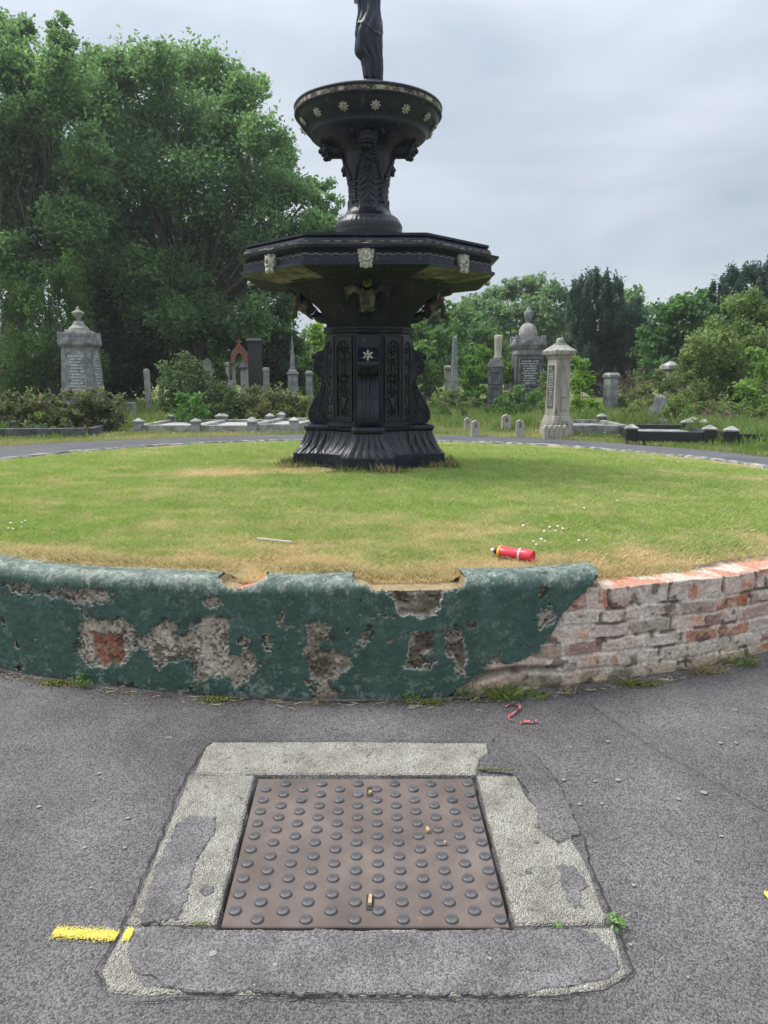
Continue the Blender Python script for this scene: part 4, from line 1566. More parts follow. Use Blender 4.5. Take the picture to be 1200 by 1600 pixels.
# spray-paint marks made of overlapping flecks
def spray(name, line, halfw, n, label, seed, hh=.006):
    rg = np.random.default_rng(seed)
    a, b = np.array(line[0]), np.array(line[1])
    L = []
    d = (b - a) / (np.linalg.norm(b - a) + 1e-9)
    nn = np.array((-d[1], d[0]))
    for i in range(n):
        t = rg.random() * 1.04 - .02
        s = rg.normal() * halfw * .52
        c = a + (b - a) * t + nn * s
        r_ = rg.uniform(.0013, .0034) * (1.15 - .5 * min(1, abs(s) / halfw))
        k_ = 6
        an = np.sort(rg.random(k_)) * 2 * math.pi
        z = float(g(c[0], c[1])) + hh + .0000008 * i
        V = [(c[0], c[1], z)] + [(c[0] + r_ * math.cos(q) * rg.uniform(.6, 1.2), c[1] + r_ * math.sin(q) * rg.uniform(.6, 1.2), z) for q in an]
        V = np.array(V)
        L.append((V, np.array([[0, j + 1, (j + 1) % k_ + 1] for j in range(k_)])))
    V, F = join_np(L)
    org = np.array([*(a + b) / 2, float(g(0, (a + b)[1] / 2))])
    o = np_mesh(name, V - org, F, m_yellow)
    o.location = org
    tag(o, label, 'paint mark')
    return o


spray('spray_paint_mark', [(-.915, 1.822), (-.742, 1.808)], .020, 3000, 'stripe of yellow spray paint on the tarmac left of the manhole', 1, .007)
spray('spray_paint_mark', [(-.716, 1.806), (-.697, 1.806)], .020, 1000, 'dab of yellow spray paint on the near left corner of the manhole surround', 2, .0145)
spray('spray_paint_mark', [(1.135, 1.966), (1.20, 1.955)], .016, 1000, 'yellow spray paint mark at the right edge of the road', 3, .007)

# lost gum, grit and scraps trodden into the tarmac: far too many to count
L, L2 = [], []
rg = np.random.default_rng(5)
for i in range(130):
    x, y = rg.uniform(-2.2, 2.2), rg.uniform(1.3, 3.4)
    if math.hypot(x - CX, y - CY) < 4.97 or (-.76 < x < .66 and 1.6 < y < 2.86):
        continue
    r_ = rg.uniform(.0012, .0032) if rg.random() < .95 else rg.uniform(.004, .006)
    k_ = 7
    an = np.linspace(0, 2 * math.pi, k_, endpoint=False)
    sc_ = rg.uniform(.5, 1.2, k_)
    ax = rg.uniform(.5, 1)
    z = float(g(x, y)) + .008
    V = np.array([(x, y, z + .0015)] + [(x + r_ * s * math.cos(q), y + ax * r_ * s * math.sin(q), z - .0015) for q, s in zip(an, sc_)])
    L.append((V, np.array([[0, j + 1, (j + 1) % k_ + 1] for j in range(k_)])))
for (xx, yy, r_) in [(333, 1496, 9), (430, 1513, 6), (495, 1486, 0), (765, 1503, 5), (905, 1258, 6), (940, 1257, 5), (1100, 1240, 8), (1060, 1250, 5), (965, 1220, 7), (930, 1222, 5), (1125, 1162, 5), (1150, 1162, 5), (1127, 1308, 5), (1090, 1345, 4),
                     (155, 1210, 5), (146, 1252, 4), (195, 1326, 5), (132, 1326, 5), (60, 1262, 6), (142, 1389, 4), (200, 1280, 5), (640, 1165, 0), (990, 1385, 5), (1075, 1529, 4), (985, 1478, 4), (880, 1220, 5), (950, 1160, 5)]:
    if not r_:
        continue
    v = px(xx, yy, 1.)
    dirv = v - np.array((0, 0, EYE))
    t = EYE / (.0458 * dirv[1] - dirv[2])
    x, y = dirv[0] * t, dirv[1] * t
    r2 = r_ / FPX * math.hypot(y, EYE) * .6
    k_ = 9
    an = np.linspace(0, 2 * math.pi, k_, endpoint=False)
    z = float(g(x, y)) + (.0125 if (-.74 < x < .65 and y < 1.85 and y > 1.6) else .0055)
    V = np.array([(x, y, z)] + [(x + r2 * s * math.cos(q), y + r2 * s * math.sin(q), z) for q, s in zip(an, rg.uniform(.75, 1.15, k_))])
    L2.append((V, np.array([[0, j + 1, (j + 1) % k_ + 1] for j in range(k_)])))
V, F = join_np(L)
tag(np_mesh('grit', V, F, m_chip), kind='stuff')
V, F = join_np(L2)
tag(np_mesh('gum_spots', V, F, m_spot), kind='stuff')


def road_pt(xx, yy):
    v = px(xx, yy, 1.) - np.array((0, 0, EYE))
    t = EYE / (.0458 * v[1] - v[2])
    return v[0] * t, v[1] * t


# crumbs of soil, mortar and dead leaf gathered where the wall meets the tarmac
L = []
rg = np.random.default_rng(15)
for i in range(2600):
    t = rg.uniform(-2.1, 2.5) / RW
    if rg.random() > float(sstep(.30, .62, fbm(np.array([[t * RW, 0.]]), 2.6, 3, 130)[0])) + .12:
        continue
    q_ = RW + .006 + abs(rg.normal()) * .028
    x, y = CX + q_ * math.sin(t), CY - q_ * math.cos(t)
    r_ = rg.uniform(.0018, .0062)
    k_ = 5
    an = np.linspace(0, 2 * math.pi, k_, endpoint=False) + rg.random()
    z = float(g(x, y)) + .007
    V = np.array([(x, y, z + r_ * .8)] + [(x + r_ * math.cos(q) * rg.uniform(.5, 1.3), y + r_ * math.sin(q) * rg.uniform(.5, 1.1), z - .002) for q in an])
    L.append((V, np.array([[0, j + 1, (j + 1) % k_ + 1] for j in range(k_)])))
V, F = join_np(L)
tag(np_mesh('soil_crumbs', V, F, m_soil), kind='stuff')

# discarded red ribbon by the wall
pts = [(.548, 3.135), (.575, 3.158), (.612, 3.150), (.612, 3.115), (.585, 3.085), (.560, 3.055), (.545, 3.03), (.558, 3.005)]
for nm, pp, lab in (('ribbon', pts, 'curled pink-red ribbon scrap lying on the tarmac by the wall'), ('ribbon', [(.588, 2.985), (.61, 3.0), (.635, 2.99), (.662, 3.002)], 'short flat red ribbon scrap lying in front of the curled one')):
    P = np.array(pp)
    tt = np.linspace(0, len(P) - 1, 40)
    P = np.stack([np.interp(tt, np.arange(len(P)), P[:, k_]) for k_ in (0, 1)], -1)
    for _ in range(3):
        P[1:-1] = (P[:-2] + P[1:-1] * 2 + P[2:]) / 4
    d = np.gradient(P, axis=0)
    nn = np.stack([-d[:, 1], d[:, 0]], -1)
    nn /= np.linalg.norm(nn, axis=1)[:, None]
    hh = .008 + .005 * np.abs(np.sin(np.arange(40) * .35))
    tw = np.sin(np.arange(40) * .25)[:, None]
    a = np.concatenate([P - nn * .005, (g(P[:, 0], P[:, 1]) + hh + .004 * tw[:, 0])[:, None]], 1)
    b = np.concatenate([P + nn * .005, (g(P[:, 0], P[:, 1]) + hh - .004 * tw[:, 0])[:, None]], 1)
    org = np.array([*P.mean(0), float(g(0, P[:, 1].mean()))])
    mrb = bpy.data.materials.get('red_ribbon') or M('red_ribbon', [(.45, .07, .09), (.62, .20, .22)], scale=30, rough=.5, bump=0)
    o = np_mesh(nm, np.stack([a, b], 1) - org, grid_faces(40, 2), mrb, smooth=True)
    o.location = org
    md = o.modifiers.new('solid', 'SOLIDIFY')
    md.thickness = .001
    tag(o, lab, 'ribbon')

# red drinks bottle on the turf
m_bred = M('red_plastic', [(.62, .030, .05), (.70, .05, .07)], scale=20, rough=.3, bump=0, spec=.5)
m_byel = M('orange_plastic', [(.75, .36, .04), (.8, .42, .06)], scale=20, rough=.4, bump=0)
m_bblk = M('black_plastic', [(.015, .015, .017), (.02, .02, .022)], scale=20, rough=.4, bump=0)
m_bclr = M('clear_grey_plastic', [(.45, .47, .48), (.6, .62, .63)], scale=20, rough=.25, bump=0)
m_bwht = M('white_print', [(.62, .58, .62), (.72, .70, .74)], scale=20, rough=.4, bump=0)
A = px(772, 880, 3.68)
Bp = px(829, 890, 3.58)
A[2] = float(lawn_z(A[0], A[1])) + .045
Bp[2] = float(lawn_z(Bp[0], Bp[1])) + .042
ax = Bp - A
Lb = .205
bt = empty('drinks_bottle', tuple(A), label='crushed red plastic drinks bottle with a black spout lying on the grass', cat='bottle')
bt.rotation_euler = Vector(ax).to_track_quat('Z', 'Y').to_euler()


def bl(name, prof, mat, parent, seg=28, squash=True, cap=True):
    bm = bmesh.new()
    lathe(bm, prof, seg, cap=cap)
    for v_ in bm.verts:
        if squash:
            v_.co.x *= 1 + .10 * math.sin(v_.co.z * 30)
            v_.co.y *= .90 + .05 * math.cos(v_.co.z * 40)
    return bm_obj(name, bm, mat, parent, smooth=True)


bl('bottle_body', [(.020, .024), (.030, .030), (.0335, .045), (.034, .075), (.031, .105), (.030, .125), (.0335, .150), (.035, .175), (.0345, .200), (.031, .208), (.026, .206), (.012, .192)], m_bred, bt)
bl('shoulder', [(.019, .018), (.0335, .028), (.0345, .034), (.033, .038), (.020, .036)], m_byel, bt)
bl('collar', [(.015, .002), (.0165, .004), (.0165, .020), (.015, .022)], m_bblk, bt, squash=False)
bl('spout', [(.006, -.020), (.0095, -.018), (.011, -.010), (.0125, .003)], m_bclr, bt, squash=False)
bl('white_band', [(.0336, .133), (.0344, .139), (.0350, .1425)], m_bwht, bt, cap=False)
# the printed label, only as marks too small to read in the photograph
L = []
for k_, (z0, z1, a0, a1) in enumerate([(.050, .066, 3.6, 4.1), (.072, .080, 3.5, 4.25), (.084, .090, 3.5, 4.2), (.094, .100, 3.55, 4.15), (.128, .143, 3.5, 4.1)]):
    T = np.linspace(a0, a1, 8)
    for zz_ in (0,):
        r_ = .0368 if z0 < .12 else .0378
        V = np.stack([np.stack([r_ * np.cos(T) * (1 + .10 * math.sin(z * 30)), r_ * np.sin(T) * (.90 + .05 * math.cos(z * 40)), T * 0 + z], -1) for z in (z0, z1)], 1)
        L.append((V.reshape(-1, 3), grid_faces(8, 2)))
V, F = join_np(L)
np_mesh('print', V, F, m_bwht, bt)

# pale stick
a, b = px(402, 855, 4.02), px(455, 860, 3.95)
a[2] = float(lawn_z(a[0], a[1])) + .028
b[2] = float(lawn_z(b[0], b[1])) + .026
m_stick = M('bleached_wood', [(.55, .52, .45), (.7, .67, .6)], scale=20, rough=.8, bump=.2)
bm = bmesh.new()
L_ = np.linalg.norm(b - a)
frus(bm, 0, L_, (.004, .0055), (.004, .0045))
o = bm_obj('stick', bm, m_stick, None, bevel=.001)
o.location = a
o.rotation_euler = Vector(b - a).to_track_quat('Z', 'Y').to_euler()
tag(o, 'thin bleached wooden stick lying flat on the grass', 'stick')

# ------------------------------------------------------------------ graves
def base_z(x, y):
    return float(g(x, y)) + .01


def letters(parent, W, z0, z1, y, rows, seed, mat=m_letter, rz=0, xo=0):
    """weathered lines of inscription: small raised strokes, unreadable at this range"""
    rg = np.random.default_rng(seed)
    L = []
    for i in range(rows):
        z = z1 - (z1 - z0) * (i + .5) / rows
        hw = W * rg.uniform(.45, .95)
        x = -hw
        hh = (z1 - z0) / rows * (.22 if i % 3 else .30)
        while x < hw:
            wd = rg.uniform(.012, .035)
            if rg.random() < .86:
                V = np.array([(xo + x, y, z - hh), (xo + x + wd * .8, y, z - hh), (xo + x + wd * .8, y, z + hh), (xo + x, y, z + hh)])
                L.append((V, np.array([[0, 1, 2, 3]])))
            x += wd
    V, F = join_np(L)
    return np_mesh('inscription', V, F, mat, parent)


def frame_rect(bm, W, z0, z1, y, t=.02, d=.012, xo=0, arch=False):
    for (a, b, c, e) in ((-W, -W + t, z0, z1), (W - t, W, z0, z1), (-W + t, W - t, z0, z0 + t), (-W + t, W - t, z1 - t, z1)):
        frus(bm, c, e, ((b - a) / 2, d), c=(xo + (a + b) / 2, y))


def grave_at(xp, yb, Y, name, label, cat, group=None, rz=0):
    p = px(xp, yb, Y)
    return empty(name, (p[0], Y, base_z(p[0], Y)), rz, label, cat, group), p[0]


# --- tall urn monument on the left
Y = 20.
s = 1 / ppm(Y)          # metres per photo pixel


def zt(y, Y):           # height above local ground of a photo row
    return px(600, y, Y)[2] - base_z(0, Y)


e, _ = grave_at(133, 650, Y, 'pedestal_monument', 'tall grey pedestal monument topped by an urn, rising out of bushes at the left', 'monument', rz=.02)
bm = bmesh.new()
frus(bm, -.1, zt(628, Y), (.50, .50), (.48, .48))
bm_obj('plinth', bm, m_granite, e, bevel=.02)
bm = bmesh.new()
frus(bm, zt(628, Y), zt(543, Y), (.43, .43), (.365, .365))
bm_obj('shaft', bm, m_granite, e, bevel=.01)
bm = bmesh.new()
frus(bm, zt(543, Y), zt(539, Y), (.385, .385), (.43, .43))
frus(bm, zt(539, Y), zt(529, Y), (.43, .43), (.42, .42))
bm_obj('cornice', bm, m_granite, e, bevel=.012)
bm = bmesh.new()
for q in range(4):
    Mq = Matrix.Rotation(q * math.pi / 2, 4, 'Z')
    pts = [(.15 * math.cos(t), zt(529, Y) + .02 + .15 * math.sin(t)) for t in np.linspace(math.pi, 0, 12)]
    pts = [(-.17, zt(529, Y))] + pts + [(.17, zt(529, Y))]
    prism(bm, pts[::-1], -.41, -.30, Mq)
    bm2 = [(.42, zt(529, Y)), (.42, zt(520, Y)), (.32, zt(520, Y)), (.25, zt(529, Y))]
    prism(bm, bm2, -.42, -.29, Mq)
frus(bm, zt(529, Y), zt(521, Y), (.33, .33), (.31, .31))
bm_obj('pediment', bm, m_granite, e, bevel=.015)
bm = bmesh.new()
z_ = lambda y: zt(y, Y)
frus(bm, z_(521), z_(516), (.29, .29), (.27, .27))
lathe(bm, [(.26, z_(516)), (.25, z_(513)), (.17, z_(509)), (.13, z_(504)), (.11, z_(502))], 28)
bm_obj('stepped_cap', bm, m_granite_l, e, bevel=.008)
bm = bmesh.new()
lathe(bm, [(.06, z_(502)), (.05, z_(499)), (.055, z_(497)), (.10, z_(495)), (.145, z_(491)), (.16, z_(489)), (.14, z_(487)), (.09, z_(486)), (.05, z_(484)), (.045, z_(483)), (.03, z_(480)), (.005, z_(478.5))], 28)
bm_obj('urn', bm, m_granite_l, e, smooth=True)
for rzq in (0, math.pi / 2):
    bm = bmesh.new()
    H0, H1 = z_(622), z_(556)
    pts = [(-.27, H0), (.27, H0), (.27, H1)] + [(.27 * math.cos(t), H1 + .12 * math.sin(t)) for t in np.linspace(.2, math.pi - .2, 9)] + [(-.27, H1)]
    prism(bm, pts, -.012, .012)
    tl = math.atan2(.065, z_(543) - z_(628))
    Mq = Matrix.Rotation(rzq, 4, 'Z') @ Matrix.Translation((0, -.434, z_(628))) @ Matrix.Rotation(-tl, 4, 'X') @ Matrix.Translation((0, 0, -z_(628)))
    pn = bm_obj('inscription_panel', bm, m_granite, e)
    pn.matrix_local = Mq
    letters(pn, .23, H0 + .12, H1 + .02, -.0145, 13, 5 + int(rzq))

# --- urn monument on the right
Y = 22.
e, _ = grave_at(821, 640, Y, 'pedestal_monument', 'tall dark grey pedestal monument with a dome and urn, rising above ivy', 'monument', rz=.04)
s = 1 / ppm(Y)
bm = bmesh.new()
frus(bm, -.1, z_(606), (23.5 * s, .42), (23 * s, .41))
bm_obj('base', bm, m_darkst, e, bevel=.02)
z_ = lambda y: zt(y, Y)
bm = bmesh.new()
frus(bm, z_(606), z_(556), (21.5 * s, .38), (20.5 * s, .37))
bm_obj('shaft', bm, m_darkst, e, bevel=.01)
bm = bmesh.new()
frame_rect(bm, 17 * s, z_(602), z_(560), -.395, .02, .012)
bm_obj('panel_moulding', bm, m_granite, e)
letters(e, 14 * s, z_(600), z_(563), -.398, 10, 9, m_letter)
bm = bmesh.new()
frus(bm, z_(556), z_(553), (20.5 * s, .38), (21.5 * s, .40))
frus(bm, z_(553), z_(547), (20 * s, .37), (19.5 * s, .36))
frus(bm, z_(547), z_(541), (20 * s, .37), (24 * s, .43))
frus(bm, z_(541), z_(537), (24 * s, .44), (24.5 * s, .45))
bm_obj('cornice', bm, m_granite, e, bevel=.01)
bm = bmesh.new()
for q in range(4):
    Mq = Matrix.Rotation(q * math.pi / 2, 4, 'Z')
    prism(bm, [(-20 * s, z_(537)), (20 * s, z_(537)), (0, z_(530))], -.42, -.30, Mq)
    for sx in (-1, 1):
        prism(bm, [(sx * 23.5 * s, z_(537)), (sx * 23 * s, z_(525)), (sx * 18 * s, z_(527)), (sx * 17 * s, z_(537))][::sx], -.43, -.30, Mq)
frus(bm, z_(537), z_(527), (17 * s, .32), (15 * s, .29))
bm_obj('pediment', bm, m_granite, e, bevel=.01)
bm = bmesh.new()
lathe(bm, [(13 * s, z_(528)), (14 * s, z_(526)), (14.2 * s, z_(522)), (13.5 * s, z_(516)), (11.5 * s, z_(511)), (8 * s, z_(507)), (4 * s, z_(505))], 32)
bm_obj('dome', bm, m_granite_l, e, smooth=True)
bm = bmesh.new()
lathe(bm, [(3.6 * s, z_(506)), (4 * s, z_(504)), (3 * s, z_(503)), (4.2 * s, z_(501)), (6.2 * s, z_(495)), (6.6 * s, z_(489)), (5.6 * s, z_(486)), (3.4 * s, z_(484)), (3.8 * s, z_(482)), (1.5 * s, z_(480)), (.3 * s, z_(479))], 24)
for v_ in bm.verts:
    v_.co.x *= 1 + .06 * math.sin(8 * math.atan2(v_.co.y, v_.co.x) + v_.co.z * 20)
bm_obj('draped_urn', bm, m_granite, e, smooth=True)

# --- pale monument on the right with pyramid cap
Y = 14.7
z_ = lambda y: zt(y, Y)
e, _ = grave_at(869, 682, Y, 'pillar_monument', 'pale buff pillar monument with a broad sloping cap, beside the ring path', 'monument', rz=.35)
e.scale = (.886, .886, 1)
s = 1 / ppm(Y)
bm = bmesh.new()
frus(bm, -.05, z_(668), (.275, .275), (.27, .27))
bm_obj('foot', bm, m_sand, e, bevel=.012)
bm = bmesh.new()
frus(bm, z_(668), z_(658), (.262, .262), (.258, .258))
frus(bm, z_(658), z_(649), (.24, .24), (.21, .21))
bm_obj('base', bm, m_sand, e, bevel=.012)
bm = bmesh.new()
frus(bm, z_(649), z_(561), (.195, .195), (.178, .178))
bm_obj('shaft', bm, m_sand, e, bevel=.008)
for rzq in (-math.pi / 2,):
    bm = bmesh.new()
    frus(bm, z_(638), z_(571), (.125, .012), (.115, .012))
    pn = bm_obj('inscription_panel', bm, m_darkst, e)
    pn.matrix_local = Matrix.Rotation(rzq + 1e-4, 4, 'Z') @ Matrix.Translation((0, -.190, 0)) @ Matrix.Rotation(-.012, 4, 'X')
    letters(pn, .10, z_(634), z_(574), -.0145, 15, 20 + int(rzq), m_granite_l)
bm = bmesh.new()
frus(bm, z_(561), z_(557), (.19, .19), (.205, .205))
frus(bm, z_(557), z_(554), (.20, .20), (.225, .225))
frus(bm, z_(554), z_(551), (.255, .255), (.262, .262))
frus(bm, z_(551), z_(548), (.265, .265), (.27, .27))
bm_obj('cornice', bm, m_sand, e, bevel=.006)
bm = bmesh.new()
frus(bm, z_(548), z_(539), (.266, .266), (.11, .11))
frus(bm, z_(539), z_(537), (.11, .11), (.105, .105))
lathe(bm, [(.085, z_(537)), (.088, z_(534)), (.075, z_(530)), (.04, z_(528))], 16)
bm_obj('cap', bm, m_granite_l, e, bevel=.006)
for rzq in (0,):
    bm = bmesh.new()
    frus(bm, z_(676), z_(662), (.06, .014), c=(-.04, -.283))
    prism(bm, [(-.11, z_(662)), (.03, z_(662)), (-.04, z_(652))], -.297, -.269)
    frus(bm, z_(640), z_(622), (.07, .010), c=(.03, -.199))
    frus(bm, z_(620), z_(601), (.07, .010), c=(.03, -.196))
    pn = bm_obj('buttress', bm, m_sand, e)
    pn.rotation_euler = (0, 0, rzq)

# row of upright kerb stones in front of it, and loose ones to its left
def kerb_stone(x, y, h, w_, rz, label, group, tilt=0):
    e = empty('kerb_post', (x, y, base_z(x, y)), rz, label, 'kerb post', group)
    bm = bmesh.new()
    pts = [(-w_, -.1), (w_, -.1), (w_, h * .86), (0, h), (-w_, h * .86)]
    prism(bm, pts, -w_ * .8, w_ * .8)
    bm_obj('block', bm, m_sand, e, bevel=.008)
    bm = bmesh.new()
    prism(bm, [(-w_ * .42, h * .58), (0, h * .52), (w_ * .42, h * .58), (0, h * .86)], -w_ * .8 - .004, -w_ * .8 + .004)
    bm_obj('carved_arrow', bm, m_granite, e)
    e.rotation_euler = (0, tilt, rz)
    return e


for i, (xp, ybot, ytop, hw_, tilt, lab) in enumerate([
        (742, 683, 658, 6.0, .02, 'pointed stone kerb post nearest the fountain, front one of a pair in the verge grass'),
        (731, 676, 655, 5.5, -.04, 'pointed stone kerb post just behind and left of its twin in the verge grass'),
        (790, 676, 650, 7, .03, 'mossy worn kerb post standing back in the tall grass, between two pointed posts'),
        (812, 684, 657, 6.2, 0, 'lone pointed kerb post in the verge grass left of the buff pillar monument'),
        (884, 684, 657, 7, 0, 'pointed kerb post at the right end of the row before the buff pillar monument')]):
    v = px(xp, ybot, 1.) - np.array((0, 0, EYE))
    Yk = (EYE - .50) / (-v[2])
    kerb_stone(v[0] * Yk, Yk, (ybot - ytop) / ppm(Yk, .5), hw_ / ppm(Yk, .5), .1 - .05 * i, lab, 'pointed kerb posts', tilt)
e = empty('kerb_row', tuple(px(868, 680, 14.25) * np.array((1, 1, 0)) + np.array((0, 0, base_z(0, 14.25)))), .05, 'row of rounded upright kerb stones at the foot of the buff pillar monument', 'grave kerb')
for k_ in range(5):
    bm = bmesh.new()
    prism(bm, [(-.045, -.1), (.045, -.1), (.045, .19), (.03, .235), (0, .25), (-.03, .235), (-.045, .19)], -.05, .05)
    o = bm_obj('kerb_block', bm, m_sand, e, bevel=.01)
    o.location = (-.20 + .098 * k_, -.05 + .02 * k_, 0)
    o.rotation_euler = (0, .03 * (k_ % 3 - 1), 0)

# --- broken column on pedestal
Y = 20.5
z_ = lambda y: zt(y, Y)
e, _ = grave_at(773, 634, Y, 'broken_column_monument', 'dark headstone pedestal carrying a broken pale column, beside ivy', 'monument', rz=-.25)
s = 1 / ppm(Y)
bm = bmesh.new()
frus(bm, -.1, z_(632), (12.5 * s, .22), (12 * s, .21))
frus(bm, z_(632), z_(574), (11 * s, .19), (10 * s, .18))
bm_obj('pedestal', bm, m_darkst, e, bevel=.012)
bm = bmesh.new()
frame_rect(bm, 8 * s, z_(628), z_(604), -.205, .015, .012)
frame_rect(bm, 8 * s, z_(600), z_(580), -.200, .015, .012)
bm_obj('panel_moulding', bm, m_granite, e)
bm = bmesh.new()
frus(bm, z_(574), z_(570), (11.5 * s, .20), (12 * s, .21))
prism(bm, [(-12 * s, z_(570)), (12 * s, z_(570)), (7 * s, z_(561)), (-7 * s, z_(561))], -.19, .19)
bm_obj('pediment', bm, m_granite, e, bevel=.01)
bm = bmesh.new()
lathe(bm, [(6.5 * s, z_(561)), (6.6 * s, z_(558)), (5.2 * s, z_(555)), (5.6 * s, z_(545)), (6.0 * s, z_(530)), (6.2 * s, z_(525)), (4.5 * s, z_(523.5)), (2 * s, z_(525))], 20)
bmesh.ops.translate(bm, verts=bm.verts, vec=(3 * s, 0, 0))
bm_obj('broken_column', bm, m_sand, e, smooth=True)


# --- obelisks
def obelisk(xp, ytop, yshaft, ybot, Y, hw, label, group, spire=False, rz=.2, mat=m_granite):
    e, _ = grave_at(xp, ybot, Y, 'obelisk', label, 'obelisk', group, rz)
    z_ = lambda y: zt(y, Y)
    s = 1 / ppm(Y)
    bm = bmesh.new()
    frus(bm, z_(yshaft), z_(ytop + (1.5 if spire else 5)), (hw * s, hw * s), ((.6 if spire else hw * .55) * s,) * 2)
    frus(bm, z_(ytop + (1.5 if spire else 5)), z_(ytop), ((.6 if spire else hw * .55) * s,) * 2, (.1 * s, .1 * s))
    bm_obj('shaft', bm, mat, e, bevel=.006)
    bm = bmesh.new()
    if spire:
        frus(bm, z_(yshaft + 4), z_(yshaft), (hw * 1.7 * s,) * 2, (hw * 1.1 * s,) * 2)
        frus(bm, z_(yshaft + 8), z_(yshaft + 4), (hw * 2.2 * s,) * 2, (hw * 2.0 * s,) * 2)
        frus(bm, -.1, z_(yshaft + 8), (hw * 1.9 * s,) * 2, (hw * 1.8 * s,) * 2)
    else:
        frus(bm, -.1, z_(yshaft), (hw * 1.6 * s,) * 2, (hw * 1.5 * s,) * 2)
    bm_obj('pedestal', bm, mat, e, bevel=.015)


obelisk(458.5, 524, 577, 640, 25., 4.2, 'slender grey spire obelisk left of the fountain above the bushes', 'obelisks', True)
obelisk(709, 523, 600, 640, 27., 5.0, 'plain grey obelisk just right of the fountain pedestal', 'obelisks')

# --- smaller stones
def headstone(xp, ytop, ybot, Y, hw, th, label, shape='flat', mat=m_granite, rz=0., tilt=0., cat='headstone', name='headstone', cap=True):
    e, _ = grave_at(xp, ybot, Y, name, label, cat, 'smaller gravestones', rz)
    z_ = lambda y: zt(y, Y)
    s = 1 / ppm(Y)
    H = z_(ytop)
    W = hw * s
    bm = bmesh.new()
    if shape == 'round':
        pts = [(-W, -.1), (W, -.1), (W, H - W)] + [(W * math.cos(t), H - W + W * math.sin(t)) for t in np.linspace(.2, math.pi - .2, 10)] + [(-W, H - W)]
    elif shape == 'gothic':
        pts = [(-W, -.1), (W, -.1), (W, H - 1.4 * W), (W * .6, H - .5 * W), (0, H), (-W * .6, H - .5 * W), (-W, H - 1.4 * W)]
    elif shape == 'shoulder':
        pts = [(-W, -.1), (W, -.1), (W, H * .60), (W * .72, H * .64), (W * .62, H * .72), (W * .5, H * .92), (W * .25, H), (-W * .25, H), (-W * .5, H * .92), (-W * .62, H * .72), (-W * .72, H * .64), (-W, H * .60)]
    else:
        pts = [(-W, -.1), (W, -.1), (W, H), (-W, H)]
    prism(bm, pts, -th, th)
    body = bm_obj('slab', bm, mat, e, bevel=.012)
    if cap and shape == 'flat':
        bm = bmesh.new()
        frus(bm, H, H + .07, (W * 1.18, th * 1.25), (W * 1.22, th * 1.3))
        frus(bm, H + .07, H + .13, (W * 1.22, th * 1.3), (W * .9, th * .9))
        bm_obj('cap', bm, mat, e, bevel=.008)
    if name == 'headstone':
        bm = bmesh.new()
        frus(bm, -.1, .16, (W * 1.3, th * 2.2), (W * 1.25, th * 2))
        bm_obj('base', bm, mat, e, bevel=.01)
    e.rotation_euler = (0, tilt, rz)
    return e


headstone(233, 576, 640, 22.5, 4.2, .06, 'narrow pale headstone seen almost edge-on beneath the big dark tree', 'round', m_granite_l, rz=1.2, tilt=-.02)
headstone(206, 629, 650, 21, 6, .12, 'low pale stone block in the shade left of the edge-on headstone', 'flat', m_granite_l, cap=False, name='grave_marker', cat='grave marker')
headstone(3, 640, 668, 16.5, 14, .09, 'low dark headstone at the far left edge', 'gothic', m_darkst, rz=.5)
headstone(327, 559, 640, 24, 7, .14, 'pointed grey headstone showing above the large bush', 'gothic', m_granite, rz=.2)
headstone(358, 572, 640, 25, 3.0, .09, 'thin pale pillar stone between ivy and the red sandstone arch', 'flat', m_granite_l)
headstone(361, 594, 640, 24, 4.0, .1, 'small pale urn-topped stone low in the shrubs left of the red sandstone arch', 'round', m_granite_l)
headstone(417.5, 580, 640, 26, 4.2, .12, 'small white capped pillar just right of the black slab', 'flat', m_granite_l, name='stone_pillar', cat='pillar')
headstone(401, 536, 640, 22.5, 10.5, .12, 'tall polished black headstone slab behind the shrubs', 'flat', m_black, rz=.08)
headstone(484, 586, 640, 24, 4.6, .14, 'short dark stone pillar between the spire obelisk and the fountain', 'flat', m_granite, name='stone_pillar', cat='pillar')
headstone(698, 577, 640, 25.5, 4.0, .14, 'pale pillar with a flat cap beside the plain obelisk', 'flat', m_sand, name='stone_pillar', cat='pillar')
headstone(952, 590, 650, 20.5, 7.6, .15, 'square grey pillar with a heavy block cap in front of the dark yews', 'flat', m_granite, rz=.3, name='stone_pillar', cat='pillar')
headstone(1028, 618, 662, 17.5, 15, .10, 'grey headstone with curved shoulders beside a leafy bush at the right', 'shoulder', m_granite, rz=-.65, tilt=.04)
e, _ = grave_at(1043, 640, 24., 'grave_canopy', 'pale peaked stone cap poking out of the hedge at the right', 'monument', None, .3)
bm = bmesh.new()
frus(bm, -.1, zt(577, 24), (.16, .16), (.15, .15))
bm_obj('shaft', bm, m_granite, e)
bm = bmesh.new()
frus(bm, zt(577, 24), zt(571, 24), (.24, .24), (.23, .23))
frus(bm, zt(571, 24), zt(564, 24), (.22, .22), (.02, .02))
bm_obj('peaked_cap', bm, m_granite_l, e, bevel=.01)

